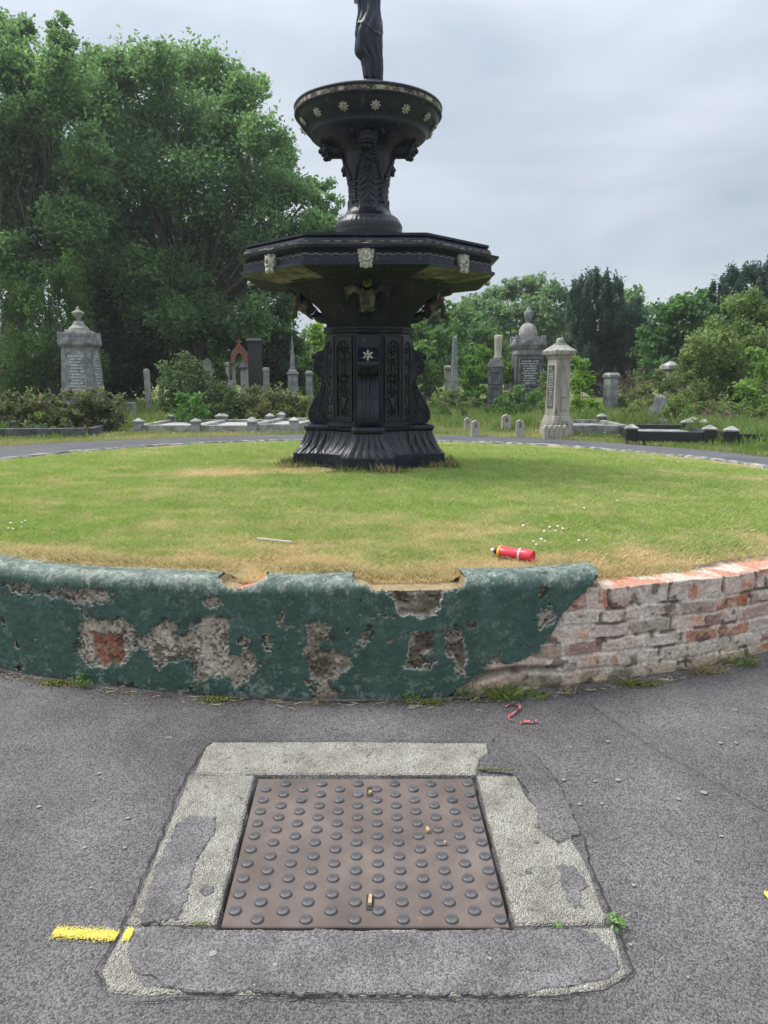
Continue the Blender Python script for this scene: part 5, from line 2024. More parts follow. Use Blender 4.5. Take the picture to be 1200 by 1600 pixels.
# --- red sandstone arch with cross
Y = 25.
z_ = lambda y: zt(y, Y)
s = 1 / ppm(Y)
e, _ = grave_at(377, 640, Y, 'sandstone_arch', 'red sandstone gothic arch monument with a cross finial', 'monument', rz=.05)
bm = bmesh.new()
W = 12.5 * s
out = [(-W, z_(568)), (-W, z_(552)), (0, z_(536)), (W, z_(552)), (W, z_(568))]
inn = [(W * .55, z_(568)), (W * .52, z_(562)), (W * .3, z_(555)), (0, z_(551)), (-W * .3, z_(555)), (-W * .52, z_(562)), (-W * .55, z_(568))]
prism(bm, out + inn, -.13, .13)
bm_obj('gable', bm, m_red, e)
bm = bmesh.new()
frus(bm, z_(537), z_(531), (.035, .04))
frus(bm, z_(534.7), z_(533), (.09, .035))
bm_obj('cross', bm, m_red, e)
for sx in (-1, 1):
    bm = bmesh.new()
    lathe(bm, [(.06, -.1), (.06, z_(572)), (.085, z_(568))], 12)
    o = bm_obj('column', bm, m_sand, e, smooth=False)
    o.location = (sx * W * .78, 0, 0)
e, _ = grave_at(382, 640, 23.6, 'lantern_monument', 'small stone with a dark pointed lantern top, standing before the red sandstone arch', 'monument')
z_ = lambda y: zt(y, 23.6)
bm = bmesh.new()
frus(bm, -.1, z_(577), (.085, .085), (.075, .075))
bm_obj('pillar', bm, m_granite_l, e)
bm = bmesh.new()
lathe(bm, [(.14, z_(577)), (.16, z_(574)), (.11, z_(570)), (.03, z_(566)), (.01, z_(562))], 8)
bm_obj('lantern_top', bm, m_darkst, e)


# --- grave kerbs with corner posts
def kerb_plot(x0, x1, y0, y1, h, label, group, mat, matp, posts, tk=.07, ph=None, skew=0, lid=None, pw=.09):
    """rectangle of kerb stones with square capped posts"""
    cx_, cy_ = (x0 + x1) / 2, (y0 + y1) / 2
    e = empty('grave_kerb', (cx_, cy_, base_z(cx_, cy_)), skew, label, 'grave kerb', group)
    hx, hy = (x1 - x0) / 2, (y1 - y0) / 2
    for (a, b, c, d) in ((0, -hy, hx - pw, tk), (0, hy, hx - pw, tk)):
        bm = bmesh.new()
        frus(bm, -.1, h, (c, d), (c, d * .9), c=(a, b))
        bm_obj('kerb', bm, mat, e, bevel=.01)
    for a in (-hx, hx):
        bm = bmesh.new()
        frus(bm, -.1, h - .003, (tk, hy - pw), (tk * .9, hy - pw), c=(a, 0))
        bm_obj('kerb', bm, mat, e, bevel=.01)
    ph = ph or h + .06
    for (a, b) in [((-hx, -hy), (hx, -hy), (-hx, hy), (hx, hy))[i] for i in posts]:
        bm = bmesh.new()
        frus(bm, -.1, ph, (pw, pw), (pw * .97, pw * .97), c=(a, b))
        p = bm_obj('corner_post', bm, matp, e, bevel=.008)
        bm = bmesh.new()
        frus(bm, ph, ph + .025, (pw * 1.15, pw * 1.15), (pw * 1.15, pw * 1.15), c=(a, b))
        frus(bm, ph + .025, ph + .085, (pw * 1.13, pw * 1.13), (.015, .015), c=(a, b))
        bm_obj('cap', bm, m_granite_l, p)
    if lid:
        bm = bmesh.new()
        frus(bm, -.08, h * .55, (hx - tk, hy - tk), c=(0, 0))
        bm_obj('grave_bed', bm, lid, e)
    return e


def gp(xp, yp):
    v = px(xp, yp, 1.) - np.array((0, 0, EYE))
    t = (EYE - .50) / (-v[2])
    return v[0] * t, v[1] * t


gk = 'kerbed graves beyond the path'
m_chips = M('grave_chippings', [(.30, .29, .27), (.50, .49, .46)], scale=40, rough=.95, bump=1, bscale=60, bdist=.02)
a0 = gp(240, 672)
a1 = gp(318, 672)
kerb_plot(-5.15, -3.95, 15.6, 17.9, .14, 'pale grave kerb at the left end of the row of kerbed graves', gk, m_granite_l, m_granite, (0, 1, 2, 3), lid=m_chips)
kerb_plot(-3.85, -2.75, 15.55, 17.9, .14, 'pale grave kerb in the middle of the row, with weathered chippings', gk, m_granite_l, m_granite, (1, 2, 3), lid=m_chips)
kerb_plot(-2.65, -1.75, 15.6, 18.2, .16, 'grave kerb at the fountain end of the left row, with four close-set capped posts', gk, m_granite_l, m_granite_l, (0, 1, 2, 3), lid=m_chips, skew=-.1)
kerb_plot(-9.2, -5.9, 14.3, 17.0, .16, 'long dark kerb around the shrubs at the far left', gk, m_darkst, m_darkst, (), skew=.12)
kerb_plot(3.75, 4.95, 15.0, 17.2, .18, 'grey kerb grave beside the buff pillar monument, with a dark capped post', gk, m_granite, m_darkst, (0, 2, 3), lid=m_granite, skew=-.06)
kerb_plot(4.65, 5.95, 13.1, 15.3, .20, 'black polished grave kerb with capped posts close to the path', gk, m_black, m_black, (0, 1, 3), lid=m_granite, skew=-.22, ph=.24, pw=.10)
kerb_plot(6.2, 8.0, 12.5, 14.9, .20, 'black grave kerb at the right edge by the path', gk, m_black, m_black, (0, 2), lid=m_chips, skew=-.22, ph=.24, pw=.10)
kerb_plot(6.7, 8.4, 15.6, 17.8, .16, 'grey grave kerb with two capped posts behind the black ones', gk, m_granite, m_granite, (0, 1, 2), skew=-.15)
kerb_plot(1.6, 2.9, 17.6, 19.6, .10, 'low pale grave slab behind the grass right of the fountain', gk, m_granite_l, m_granite, (), lid=m_granite_l)

# ------------------------------------------------------------------ vegetation
def leaf_mesh(C_, size, tint, up=.55, rg=rng, asp=.55):
    """one rhombic leaf (quad, slightly folded) per centre"""
    n = len(C_)
    nn = rg.normal(size=(n, 3))
    nn[:, 2] += up * 1.6
    nn /= np.linalg.norm(nn, axis=1)[:, None]
    t = rg.normal(size=(n, 3))
    t -= (t * nn).sum(1)[:, None] * nn
    t /= np.linalg.norm(t, axis=1)[:, None]
    b = np.cross(nn, t)
    sz = (size * rg.uniform(.65, 1.35, n))[:, None]
    V = np.stack([C_ + t * sz, C_ + b * sz * asp + nn * sz * .15, C_ - t * sz, C_ - b * sz * asp + nn * sz * .15], 1)
    F = np.arange(4 * n).reshape(n, 4)
    c = np.repeat(tint[:, None], 4, 1)
    return V.reshape(-1, 3), F, c.reshape(-1, 3)


def crown_pts(blobs, dens, rg, style='tree', sub=.24):
    """leaf centres and a per-leaf clump value"""
    C_, K, = [], []
    for (x, y, z, r) in blobs:
        ns = max(10, int(46 * (r / 1.2) ** 1.5)) if style != 'yew' else max(10, int(30 * (r / 1.2) ** 1.5))
        d = rg.normal(size=(ns, 3))
        d /= np.linalg.norm(d, axis=1)[:, None]
        rad = r * (.22 + .80 * rg.random(ns) ** .62)[:, None]
        sc_ = np.array((1, 1, .86))
        if style == 'yew':
            sc_ = np.array((.95, .95, 1.2))
        sc = d * rad * sc_
        per = max(6, int(dens * r * r / ns * 1.0))
        for s_ in sc:
            k_ = per + int(rg.integers(-per // 3, per // 3 + 1))
            q = rg.normal(size=(k_, 3))
            if style == 'yew':
                q *= r * np.array((.10, .10, .34))
            elif style == 'droop':
                q *= r * np.array((.13, .13, .26))
            else:
                q *= r * sub * np.array((1, 1, .8)) * rg.uniform(.6, 1.2)
            C_.append(q + s_ + (x, y, z))
            K.append(np.full(k_, rg.random()))
    return np.concatenate(C_), np.concatenate(K)


def limb(p0, p1, r0, r1, rg, n=7, sag=.15):
    p0, p1 = np.array(p0, float), np.array(p1, float)
    t = np.linspace(0, 1, n)[:, None]
    L = np.linalg.norm(p1 - p0)
    P = p0 + (p1 - p0) * t
    P[:, 2] += (np.sin(t[:, 0] * math.pi) * L * sag * .4)
    P[1:-1] += rg.normal(size=(n - 2, 3)) * L * .025
    return tube_np(P, r0 + (r1 - r0) * t[:, 0], 7)


def tree(name, label, cat, group, base, blobs, dens, lsize, cols, trunk_r=.3, style='tree', seed=1, trunk_top=.45, sub=.24, limbs=True, up=.55, asp=.55, stems=1):
    rg = np.random.default_rng(seed)
    base = np.array(base, float)
    e = empty(name, tuple(base), 0, label, cat, group)
    blobs = np.array(blobs, float)
    C_, K = crown_pts(blobs, dens * 1.75, rg, style, sub)
    # keep leaves out of the soil
    ok = C_[:, 2] > g(C_[:, 0], C_[:, 1]) + .02
    C_, K = C_[ok], K[ok]
    big = fbm(C_, .8, 3, seed)
    kk = np.clip(.15 + .45 * K + .55 * (big - .5) + .35 * rg.random(len(C_)), 0, 1)
    tint = lerp(cols[0], cols[1], kk)
    if len(cols) > 2:
        m = (fbm(C_, 1.1, 2, seed + 9) * .6 + .4 * rg.random(len(C_))) > .60
        tint[m] = lerp(cols[1], cols[2], rg.random(m.sum()))
    V, F, c = leaf_mesh(C_ - base, np.full(len(C_), lsize * 1.08), tint, up, rg, asp)
    np_mesh('crown', V, F, m_leaf, e, tint=c)
    if trunk_r:
        top = blobs[:, :3].mean(0)
        tt = base + (top - base) * np.array((.6, .6, trunk_top))
        L = []
        for k_ in range(stems):
            of = rg.normal(size=3) * trunk_r * (1.3 if stems > 1 else 0) * np.array((1, 1, 0))
            t_ = np.linspace(0, 1, 9)
            P = (base + of)[None] + (tt - base)[None] * t_[:, None] + np.stack([np.sin(t_ * 4 + seed + k_) * .15 * trunk_r, np.cos(t_ * 3 + k_) * .1 * trunk_r, 0 * t_], -1)
            P[0, 2] -= .2
            L.append(tube_np(P - base, trunk_r * (1.25 - .6 * t_ + .35 * np.exp(-t_ * 8)), 10))
        if limbs:
            for i in range(len(blobs)):
                b = blobs[i]
                st = base + (tt - base) * rg.uniform(.55, 1)
                L.append(limb(st - base, b[:3] - base, trunk_r * .24, trunk_r * .05, rg))
                for _ in range(2):
                    d = rg.normal(size=3)
                    d /= np.linalg.norm(d)
                    L.append(limb(b[:3] - base, b[:3] - base + d * b[3] * .8, trunk_r * .08, trunk_r * .02, rg, 4))
        V, F = join_np(L)
        np_mesh('trunk', V, F, m_bark, e, smooth=True)
    return e


def B(L, Y, jy=1.5, seed=0):
    """crown clumps given by photo position and radius, at distance about Y"""
    rg = np.random.default_rng(seed + 100)
    out = []
    for t in L:
        x, y, r = t[:3]
        Yb = Y + (t[3] if len(t) > 3 else rg.uniform(-jy, jy))
        p = px(x, y, Yb)
        out.append((p[0], Yb, p[2], r / ppm(Yb, p[2])))
    return out


G_OAK = [(.075, .140, .055), (.175, .285, .110), (.25, .36, .15)]
G_SHADE = [(.014, .030, .014), (.038, .070, .028)]  # leaf colour darkened to stand for shade under the left crowns
G_YEW = [(.030, .062, .044), (.080, .140, .090)]
G_MID = [(.055, .110, .036), (.150, .255, .080)]
G_BRIGHT = [(.090, .170, .030), (.230, .350, .080)]
G_RHODO = [(.045, .065, .026), (.130, .155, .065), (.24, .18, .11)]
G_PALE = [(.080, .145, .060), (.200, .290, .130)]
grp = 'trees around the cemetery'


def at_ground(xp, Y):
    x = px(xp, 600, Y)[0]
    return (x, Y, float(g(x, Y)))


main = [(132, 118, 32), (168, 112, 34), (145, 88, 18), (200, 112, 44), (248, 100, 40), (300, 112, 44), (345, 128, 38), (385, 150, 34), (398, 132, 20), (150, 175, 52), (215, 185, 58), (290, 195, 62), (358, 208, 52), (412, 215, 38), (445, 250, 32), (160, 265, 58), (240, 285, 62), (320, 290, 62), (398, 292, 54), (458, 300, 38), (495, 290, 22), (512, 325, 24), (500, 350, 28),
        (120, 420, 46), (150, 480, 44), (250, 540, 34), (365, 530, 36), (420, 520, 34), (300, 530, 34), (160, 430, 46), (235, 480, 40),
        (180, 350, 58), (260, 372, 62), (340, 380, 62), (420, 370, 52), (472, 372, 36), (300, 448, 54), (378, 445, 52), (435, 432, 44), (250, 440, 46), (330, 495, 40), (395, 498, 36), (452, 470, 30), (205, 425, 46), (275, 500, 36)]
tree('broadleaf_tree', 'large round-crowned broadleaf tree filling the left of the picture behind the fountain', 'tree', grp, at_ground(300, 28), B(main, 28, 2.2, 1), 1800, .076, G_OAK, .42, seed=11, trunk_top=.5)
left = [(60, 170, 44), (20, 260, 50), (50, 350, 50), (110, 350, 46), (130, 280, 44), (75, 120, 34), (20, 45, 30), (12, 85, 40), (93, 42, 18), (92, 72, 28), (95, 112, 38), (35, 135, 50), (100, 160, 44), (10, 210, 52), (65, 235, 52), (20, 310, 54), (85, 310, 52), (-40, 100, 55), (-45, 200, 70), (-45, 320, 70), (50, 380, 46), (5, 410, 50), (110, 395, 42), (135, 230, 36), (140, 320, 40), (-50, 430, 60)]
tree('broadleaf_tree', 'tall twin-topped tree at the far left edge, reaching the top of the picture', 'tree', grp, at_ground(20, 25), B(left, 25, 1.6, 2), 1850, .071, G_OAK, .35, seed=12, stems=2)
dro = [(75, 440, 34), (108, 425, 30), (60, 480, 38), (112, 475, 36), (25, 480, 38), (85, 525, 40), (35, 545, 42), (130, 520, 30), (100, 575, 38), (50, 600, 38), (5, 590, 40), (145, 575, 26)]
tree('cypress_tree', 'dark drooping cypress behind the urn monument at the left', 'tree', grp, at_ground(80, 22.5), B(dro, 22.5, .8, 3), 1100, .07, [(.034, .075, .022), (.100, .180, .050)], .22, style='droop', seed=13, asp=.35)
tree('yew_tree', 'added evergreen with leaves coloured dark for the deep shade between the urn monument and the edge-on headstone', 'tree', grp, at_ground(195, 27), B([(190, 480, 42), (165, 530, 40), (215, 535, 40), (190, 585, 44), (225, 590, 34), (160, 600, 36)], 27, .8, 4), 900, .09, G_SHADE, .3, seed=14)  # added to fill the dark trunk-and-shade gap; its shade is painted in
tree('ivy_clad_tree', 'dark ivy-hung tree behind the black headstone slab', 'tree', grp, at_ground(435, 28), B([(435, 500, 30), (415, 540, 28), (450, 540, 28), (432, 580, 32), (400, 585, 28), (462, 585, 26), (385, 530, 24)], 28, .8, 5), 1000, .085, [(.024, .055, .020), (.075, .140, .045)], .25, style='droop', seed=15)
tree('maple_tree', 'bright green young tree in the gap just left of the fountain pedestal', 'tree', grp, at_ground(492, 31), B([(490, 530, 24), (508, 560, 22), (480, 565, 24), (500, 595, 26), (475, 600, 22), (515, 520, 14)], 31, 1, 6), 700, .10, G_BRIGHT, .15, seed=16)
tree('understorey_tree', 'yellow-green sapling growth under the left tree, right of the edge-on headstone', 'tree', grp, at_ground(270, 31), B([(262, 545, 24), (290, 560, 26), (245, 580, 24), (275, 600, 26), (330, 560, 28), (355, 590, 28), (310, 600, 26)], 31, 1, 7), 650, .10, [(.045, .085, .015), (.12, .19, .035)], .12, seed=17)
tree('broadleaf_tree', 'tree just beyond the left edge of the picture, spreading behind the twin-topped tree', 'tree', grp, (-20.5, 30, float(g(-20.5, 30))), [(-20 + 2.6 * math.cos(k_ * 2.4), 30 + 2.2 * math.sin(k_ * 2.4), 2.6 + k_ * .62, 2.1) for k_ in range(13)], 420, .13, G_OAK, .3, seed=91)
# behind, right
tree('lime_tree', 'mid-green tree right behind the fountain pedestal', 'tree', grp, at_ground(672, 33), B([(660, 505, 24), (690, 490, 26), (672, 535, 34), (700, 530, 28), (650, 570, 34), (690, 575, 32), (640, 520, 24)], 33, 1, 8), 750, .11, G_MID, .25, seed=18)
tree('ash_tree', 'broad distant tree behind the domed urn monument, top against the sky', 'tree', grp, at_ground(800, 48), B([(770, 470, 22), (800, 452, 20), (835, 448, 20), (865, 462, 22), (740, 485, 24), (785, 495, 30), (830, 490, 30), (870, 500, 26), (720, 500, 22), (750, 530, 30), (800, 540, 32), (850, 540, 30)], 48, 2, 9), 480, .16, G_PALE, .4, seed=19)
tree('ash_tree', 'darker distant tree between the fountain and the obelisk, lower than its neighbour', 'tree', grp, at_ground(735, 42), B([(725, 495, 22), (748, 520, 26), (715, 530, 24), (770, 545, 26), (735, 565, 30), (790, 570, 26), (700, 560, 24)], 42, 1.5, 10), 520, .14, G_MID, .3, seed=20)
tree('birch_tree', 'pale feathery tree between the two dark yews at the right', 'tree', grp, at_ground(985, 50), B([(975, 470, 18), (992, 465, 16), (1005, 490, 18), (985, 500, 20), (965, 460, 12), (1010, 520, 18), (890, 465, 14), (880, 500, 20)], 50, 1.5, 11), 380, .17, G_PALE, .3, seed=21)
yw = [(x, y, 19 + (y - 440) * .05) for x, y in [(905, 465), (918, 455), (932, 450), (946, 448), (958, 458), (900, 500), (915, 495), (930, 492), (945, 490), (960, 495), (972, 500), (905, 535), (922, 535), (940, 532), (958, 535), (975, 530), (910, 575), (930, 575), (950, 575), (970, 570), (988, 515), (1000, 500), (992, 550), (985, 580)]]
tree('yew_tree', 'tall dark Irish yew with upright stems, right of the buff pillar monument', 'tree', grp, at_ground(940, 36), B(yw, 36, .7, 12), 2600, .085, G_YEW, .3, style='yew', seed=22, asp=.35, limbs=False)
yw = [(x, y, 22) for x, y in [(1128, 470), (1142, 455), (1158, 445), (1174, 436), (1190, 430), (1205, 434), (1150, 485), (1170, 475), (1190, 470), (1210, 470), (1135, 500), (1165, 510), (1190, 510)]]
tree('yew_tree', 'dark Irish yew rising at the right edge above the hedge', 'tree', grp, at_ground(1170, 34), B(yw, 34, .7, 13), 2400, .085, G_YEW, .3, style='yew', seed=23, asp=.35, limbs=False)
tree('sycamore_tree', 'rounded green tree between the tall yew and the hedge at the right', 'tree', grp, at_ground(1065, 33), B([(1040, 488, 22), (1062, 478, 22), (1085, 474, 22), (1105, 468, 18), (1030, 515, 26), (1060, 512, 28), (1092, 510, 28), (1020, 545, 26), (1052, 550, 28), (1085, 548, 28), (1018, 580, 26), (1050, 585, 26), (1115, 500, 24)], 33, 1, 14), 800, .105, [(.040, .095, .030), (.120, .230, .070)], .25, seed=24)
hed = [(1165, 475, 30), (1192, 490, 30), (1140, 515, 34), (1175, 530, 34), (1108, 545, 34), (1145, 565, 36), (1190, 570, 34), (1080, 580, 30), (1115, 595, 32), (1150, 610, 30), (1200, 530, 30), (1185, 620, 28), (1085, 620, 26)]
tree('hawthorn', 'wide olive-green hawthorn thicket at the right edge', 'shrub', 'shrubs among the graves', at_ground(1140, 22.5), B(hed, 22.5, 1, 15), 2300, .05, [(.065, .110, .030), (.190, .260, .085), (.30, .34, .16)], .12, seed=25, stems=3)
tree('bramble', 'low sprawling bramble bank between the grey pillar and the curved headstone', 'shrub', 'shrubs among the graves', at_ground(1010, 20.5), B([(1085, 610, 22), (1000, 605, 20), (1030, 598, 22), (1060, 600, 22), (980, 622, 18), (1012, 630, 20), (1045, 622, 20), (965, 640, 14), (1075, 640, 18)], 20.5, .6, 16), 1900, .045, [(.060, .095, .030), (.170, .210, .075), (.28, .19, .12)], 0, seed=26)


def shrub(xp, Y, L, label, cols, dens=1800, ls=.045, seed=30, style='tree', name='shrub', sub=.24, tr=.03):
    return tree(name, label, 'shrub', 'shrubs among the graves', at_ground(xp, Y), B(L, Y, .3, seed), dens, ls, cols, tr, style=style, seed=seed, stems=3, sub=sub)


shrub(50, 15.9, [(20, 628, 20), (50, 625, 22), (35, 645, 20), (75, 632, 20), (62, 650, 20), (85, 650, 16), (5, 640, 18), (30, 662, 14), (60, 664, 14), (88, 664, 13)], 'reddish-green rhododendron at the far left, in front of the cypress', G_RHODO, seed=31, ls=.05)
shrub(145, 15.6, [(118, 625, 20), (145, 620, 22), (168, 630, 22), (130, 645, 20), (160, 650, 20), (182, 650, 16), (105, 645, 16), (120, 662, 14), (150, 664, 14), (178, 662, 13)], 'rhododendron bush hiding the foot of the left urn monument', G_RHODO, seed=32, ls=.05)
shrub(56, 14.6, [(46, 673, 12), (60, 670, 13), (72, 675, 11), (56, 680, 12)], 'small rounded grey-green bush by the path at the left', [(.05, .085, .045), (.12, .17, .09)], seed=33, ls=.03, dens=3600)
shrub(290, 18.8, [(290, 575, 26), (272, 590, 26), (308, 590, 26), (262, 615, 24), (290, 615, 28), (318, 612, 24), (280, 640, 20), (305, 645, 20)], 'large olive bush with a pale feathery top, behind the left kerbed graves', [(.050, .088, .032), (.140, .190, .088)], seed=34, ls=.045)
shrub(300, 17.6, [(290, 625, 18), (310, 632, 18), (285, 645, 14), (318, 648, 12), (300, 655, 12)], 'glossy green laurel clump at the front of the large olive bush', [(.050, .120, .032), (.140, .270, .075)], seed=35, ls=.05, dens=1700)
shrub(345, 21.5, [(345, 572, 12), (342, 590, 13), (348, 608, 14), (340, 620, 12)], 'upright ivy column between the pointed headstone and the red arch', [(.022, .05, .014), (.06, .11, .03)], seed=36, ls=.045, dens=2600, name='ivy_column')
for i, (xp, lab) in enumerate([(350, 'low dense shrub in the middle of the left shrub belt'), (400, 'low dense shrub below the black headstone slab'), (448, 'tawny-tipped shrub at the fountain end of the left shrub belt')]):
    shrub(xp, 18.6 + .3 * i, [(xp - 22, 628, 20), (xp, 620, 21), (xp + 20, 628, 20), (xp - 10, 645, 16), (xp + 12, 645, 16), (xp - 15, 656, 9), (xp + 15, 656, 9)], lab, [(.048, .080, .028), (.135, .175, .068), (.24, .20, .11)] if i else [(.044, .08, .028), (.12, .175, .064)], seed=40 + i, ls=.042, dens=2100)
# right of the fountain
shrub(745, 21.5, [(740, 560, 14), (738, 580, 16), (735, 600, 17), (748, 615, 17), (728, 615, 14), (755, 590, 10)], 'ivy-smothered gravestone forming a dense green column', [(.050, .120, .028), (.140, .250, .065)], seed=50, ls=.045, dens=2800, name='ivy_column', sub=.2)
shrub(757, 22, [(757, 548, 13), (765, 560, 12), (757, 575, 13), (790, 570, 13), (792, 590, 12)], 'bright ivy behind the broken column monument', [(.06, .12, .02), (.16, .25, .05)], seed=51, ls=.05, dens=2000)
shrub(815, 19.0, [(790, 625, 14), (812, 618, 16), (835, 622, 16), (800, 642, 16), (825, 645, 16), (848, 640, 14), (780, 645, 14), (835, 660, 12)], 'ivy and weeds heaped over the foot of the domed urn monument', [(.050, .110, .030), (.150, .250, .075)], seed=52, ls=.042, dens=2300)
shrub(905, 20.5, [(905, 575, 15), (920, 590, 16), (895, 595, 15), (910, 610, 16), (900, 560, 9)], 'bright green elder bush behind the buff pillar monument', G_BRIGHT, seed=53, ls=.055, dens=1500)
shrub(910, 18.3, [(905, 632, 14), (925, 636, 14), (890, 640, 12), (912, 650, 12), (938, 640, 12)], 'low yellow-green shrub right of the buff pillar monument', [(.07, .14, .02), (.19, .29, .05)], seed=54, ls=.04, dens=2400)
shrub(660, 24, [(668, 575, 14), (682, 590, 16), (660, 600, 18), (680, 612, 14), (650, 585, 14)], 'leafy shrub partly hidden by the right side of the fountain pedestal', [(.04, .08, .022), (.11, .17, .05)], seed=55, ls=.05, dens=1700)
shrub(705, 18.5, [(690, 642, 9), (698, 648, 9), (712, 655, 11), (722, 645, 10), (680, 650, 8), (765, 640, 9)], 'small dark hebe bush in the grass right of the fountain', [(.035, .07, .02), (.085, .13, .04)], seed=56, ls=.03, dens=3600)
shrub(735, 19.8, [(720, 635, 12), (738, 632, 12), (755, 640, 12), (700, 628, 12), (712, 618, 12)], 'tangled weeds below the ivy column', [(.045, .075, .03), (.12, .15, .06), (.2, .15, .09)], seed=57, ls=.035, dens=2600)
shrub(1060, 16.6, [(1062, 622, 14), (1048, 635, 14), (1072, 638, 14), (1040, 650, 12), (1060, 655, 13), (1080, 655, 10)], 'leafy bush with reddish tips growing over the curved-shoulder headstone', [(.08, .14, .036), (.21, .28, .09), (.33, .21, .11)], seed=58, ls=.04, dens=2200)
shrub(1180, 19, [(1185, 560, 22), (1195, 590, 22), (1175, 610, 22), (1195, 635, 20), (1160, 635, 18)], 'bright leafy sycamore scrub at the right edge below the hawthorn', [(.085, .160, .035), (.230, .340, .095)], seed=59, ls=.055, dens=1500)
shrub(945, 19.4, [(945, 650, 10), (958, 645, 10), (935, 655, 8), (970, 655, 9), (990, 655, 9)], 'ground-hugging weeds beside the square grey pillar', [(.04, .075, .02), (.11, .15, .05)], seed=60, ls=.03, dens=3200)

for i, (xp, Yv, L_, lab) in enumerate([
        (1100, 19.6, [(1085, 640, 14), (1105, 635, 15), (1125, 642, 14), (1145, 640, 14), (1115, 655, 10)], 'dark bramble scrub behind the kerbed graves at the right'),
        (765, 18.6, [(750, 662, 8), (765, 655, 10), (780, 662, 9), (772, 668, 7)], 'low weeds round the mossy worn kerb post'),
        (730, 18.2, [(715, 655, 10), (735, 652, 11), (752, 660, 9), (722, 665, 8), (700, 660, 8)], 'knee-high weeds behind the pair of pointed kerb posts'),
        (835, 17.8, [(825, 655, 11), (838, 648, 12), (848, 660, 9), (818, 665, 9)], 'weeds crowding the left side of the buff pillar monument'),
        (940, 17.6, [(925, 655, 9), (945, 652, 9), (965, 655, 9)], 'low weeds behind the grey kerb grave with a dark capped post'),
        (700, 21.5, [(690, 622, 12), (705, 615, 12), (675, 630, 12), (718, 632, 10)], 'weeds at the foot of the plain obelisk'),
        (850, 20.5, [(850, 610, 14), (852, 630, 14), (862, 650, 12), (846, 590, 10)], 'green scrub in the gap between the domed and buff monuments'),
        (995, 17.8, [(975, 650, 11), (992, 645, 13), (1008, 650, 12), (985, 660, 9), (1000, 632, 12)], 'reddish bramble clump left of the curved-shoulder headstone'),
        (1125, 17.2, [(1100, 655, 9), (1120, 650, 11), (1140, 655, 11), (1160, 655, 10), (1130, 638, 12), (1155, 640, 11)], 'nettle and bramble growth over the rear kerbs at the right'),
        (1190, 16.6, [(1178, 645, 12), (1195, 640, 14), (1188, 658, 10), (1205, 655, 12)], 'leafy scrub at the right edge, in front of the hawthorn thicket'),
        (890, 18.8, [(880, 655, 10), (898, 658, 10), (915, 662, 9)], 'weeds right behind the foot of the buff pillar monument'),
        (475, 19.5, [(468, 632, 12), (480, 640, 12), (460, 645, 11), (485, 625, 10)], 'small weeds under the spire obelisk beside the fountain')]):
    shrub(xp, Yv, L_, lab, [(.070, .120, .035), (.190, .260, .085), (.28, .25, .12)], seed=70 + i, ls=.035, dens=2600)

# dead branches in front of the yew
def dead(xp, yp, Y, n, h, label, seed):
    rg = np.random.default_rng(seed)
    b = np.array(at_ground(xp, Y))
    e_top = px(xp, yp, Y)[2]
    L = []
    for i in range(n):
        p0 = np.array((rg.normal() * .15, rg.normal() * .1, 0))
        p1 = np.array((rg.normal() * h * .45, rg.normal() * .3, (e_top - b[2]) * rg.uniform(.6, 1)))
        L.append(limb(p0, p1, .022, .006, rg, 6, .05))
        for _ in range(5):
            t = rg.uniform(.35, 1)
            q = p0 + (p1 - p0) * t
            L.append(limb(q, q + rg.normal(size=3) * np.array((.32, .2, .22)), .008, .003, rg, 4))
    V, F = join_np(L)
    o = np_mesh('dead_shrub', V, F, m_twig)
    o.location = b
    tag(o, label, 'dead shrub')


dead(985, 560, 27, 16, 1.6, 'leafless brown dead shrub at the foot of the tall yew', 3)
dead(1095, 640, 17.5, 8, .8, 'brown dead stalks among the kerbed graves at the right', 4)
dead(1160, 640, 15.8, 10, .7, 'clump of rusty dried dock stalks at the right by the black kerb', 5)
dead(122, 640, 16.4, 9, .5, 'rusty dried stalks in front of the left rhododendrons', 6)

# far woodland closing the view
rg = np.random.default_rng(77)
bl_ = []
for x in np.arange(-75, 76, 3.2):
    bl_.append((x + rg.uniform(-1, 1), 66 + rg.uniform(-3, 3), 1.5 + rg.uniform(0, 1.5), 2.6))
    bl_.append((x + rg.uniform(-1, 1), 67 + rg.uniform(-3, 3), 4.2 + rg.uniform(-.8, .8) + .8 * math.sin(x * .2), 2.4))
C_, K = crown_pts(bl_, 180, rg)
tint = lerp((.022, .045, .018), (.065, .105, .038), np.clip(K * .6 + rg.random(len(C_)) * .4, 0, 1))
V, F, c = leaf_mesh(C_, np.full(len(C_), .26), tint, .5, rg)
tag(np_mesh('distant_woodland', V, F, m_leaf, tint=c), 'dark line of woodland closing the view', None, None, 'stuff')

# ------------------------------------------------------------------ grass
def blades(P, z, h, wdt, tint, rg, lean=.5):
    n = len(P)
    a = rg.uniform(0, 2 * math.pi, n)
    d = np.stack([np.cos(a), np.sin(a)], -1)
    b = rg.uniform(0, 2 * math.pi, n)
    ln = np.stack([np.cos(b), np.sin(b)], -1) * (h * lean * rg.random(n))[:, None]
    p0 = np.concatenate([P - d * wdt[:, None] / 2, z[:, None] - .004], 1)
    p1 = np.concatenate([P + d * wdt[:, None] / 2, z[:, None] - .004], 1)
    p2 = np.concatenate([P + ln * .45 + d * wdt[:, None] * .35, (z + h * .6)[:, None]], 1)
    p3 = np.concatenate([P + ln, (z + h)[:, None]], 1)
    V = np.stack([p0, p1, p2, p3], 1).reshape(-1, 3)
    F = np.arange(4 * n).reshape(n, 4)
    return V, F, np.repeat(tint[:, None], 4, 1).reshape(-1, 3)


rg = np.random.default_rng(9)
n = 700000
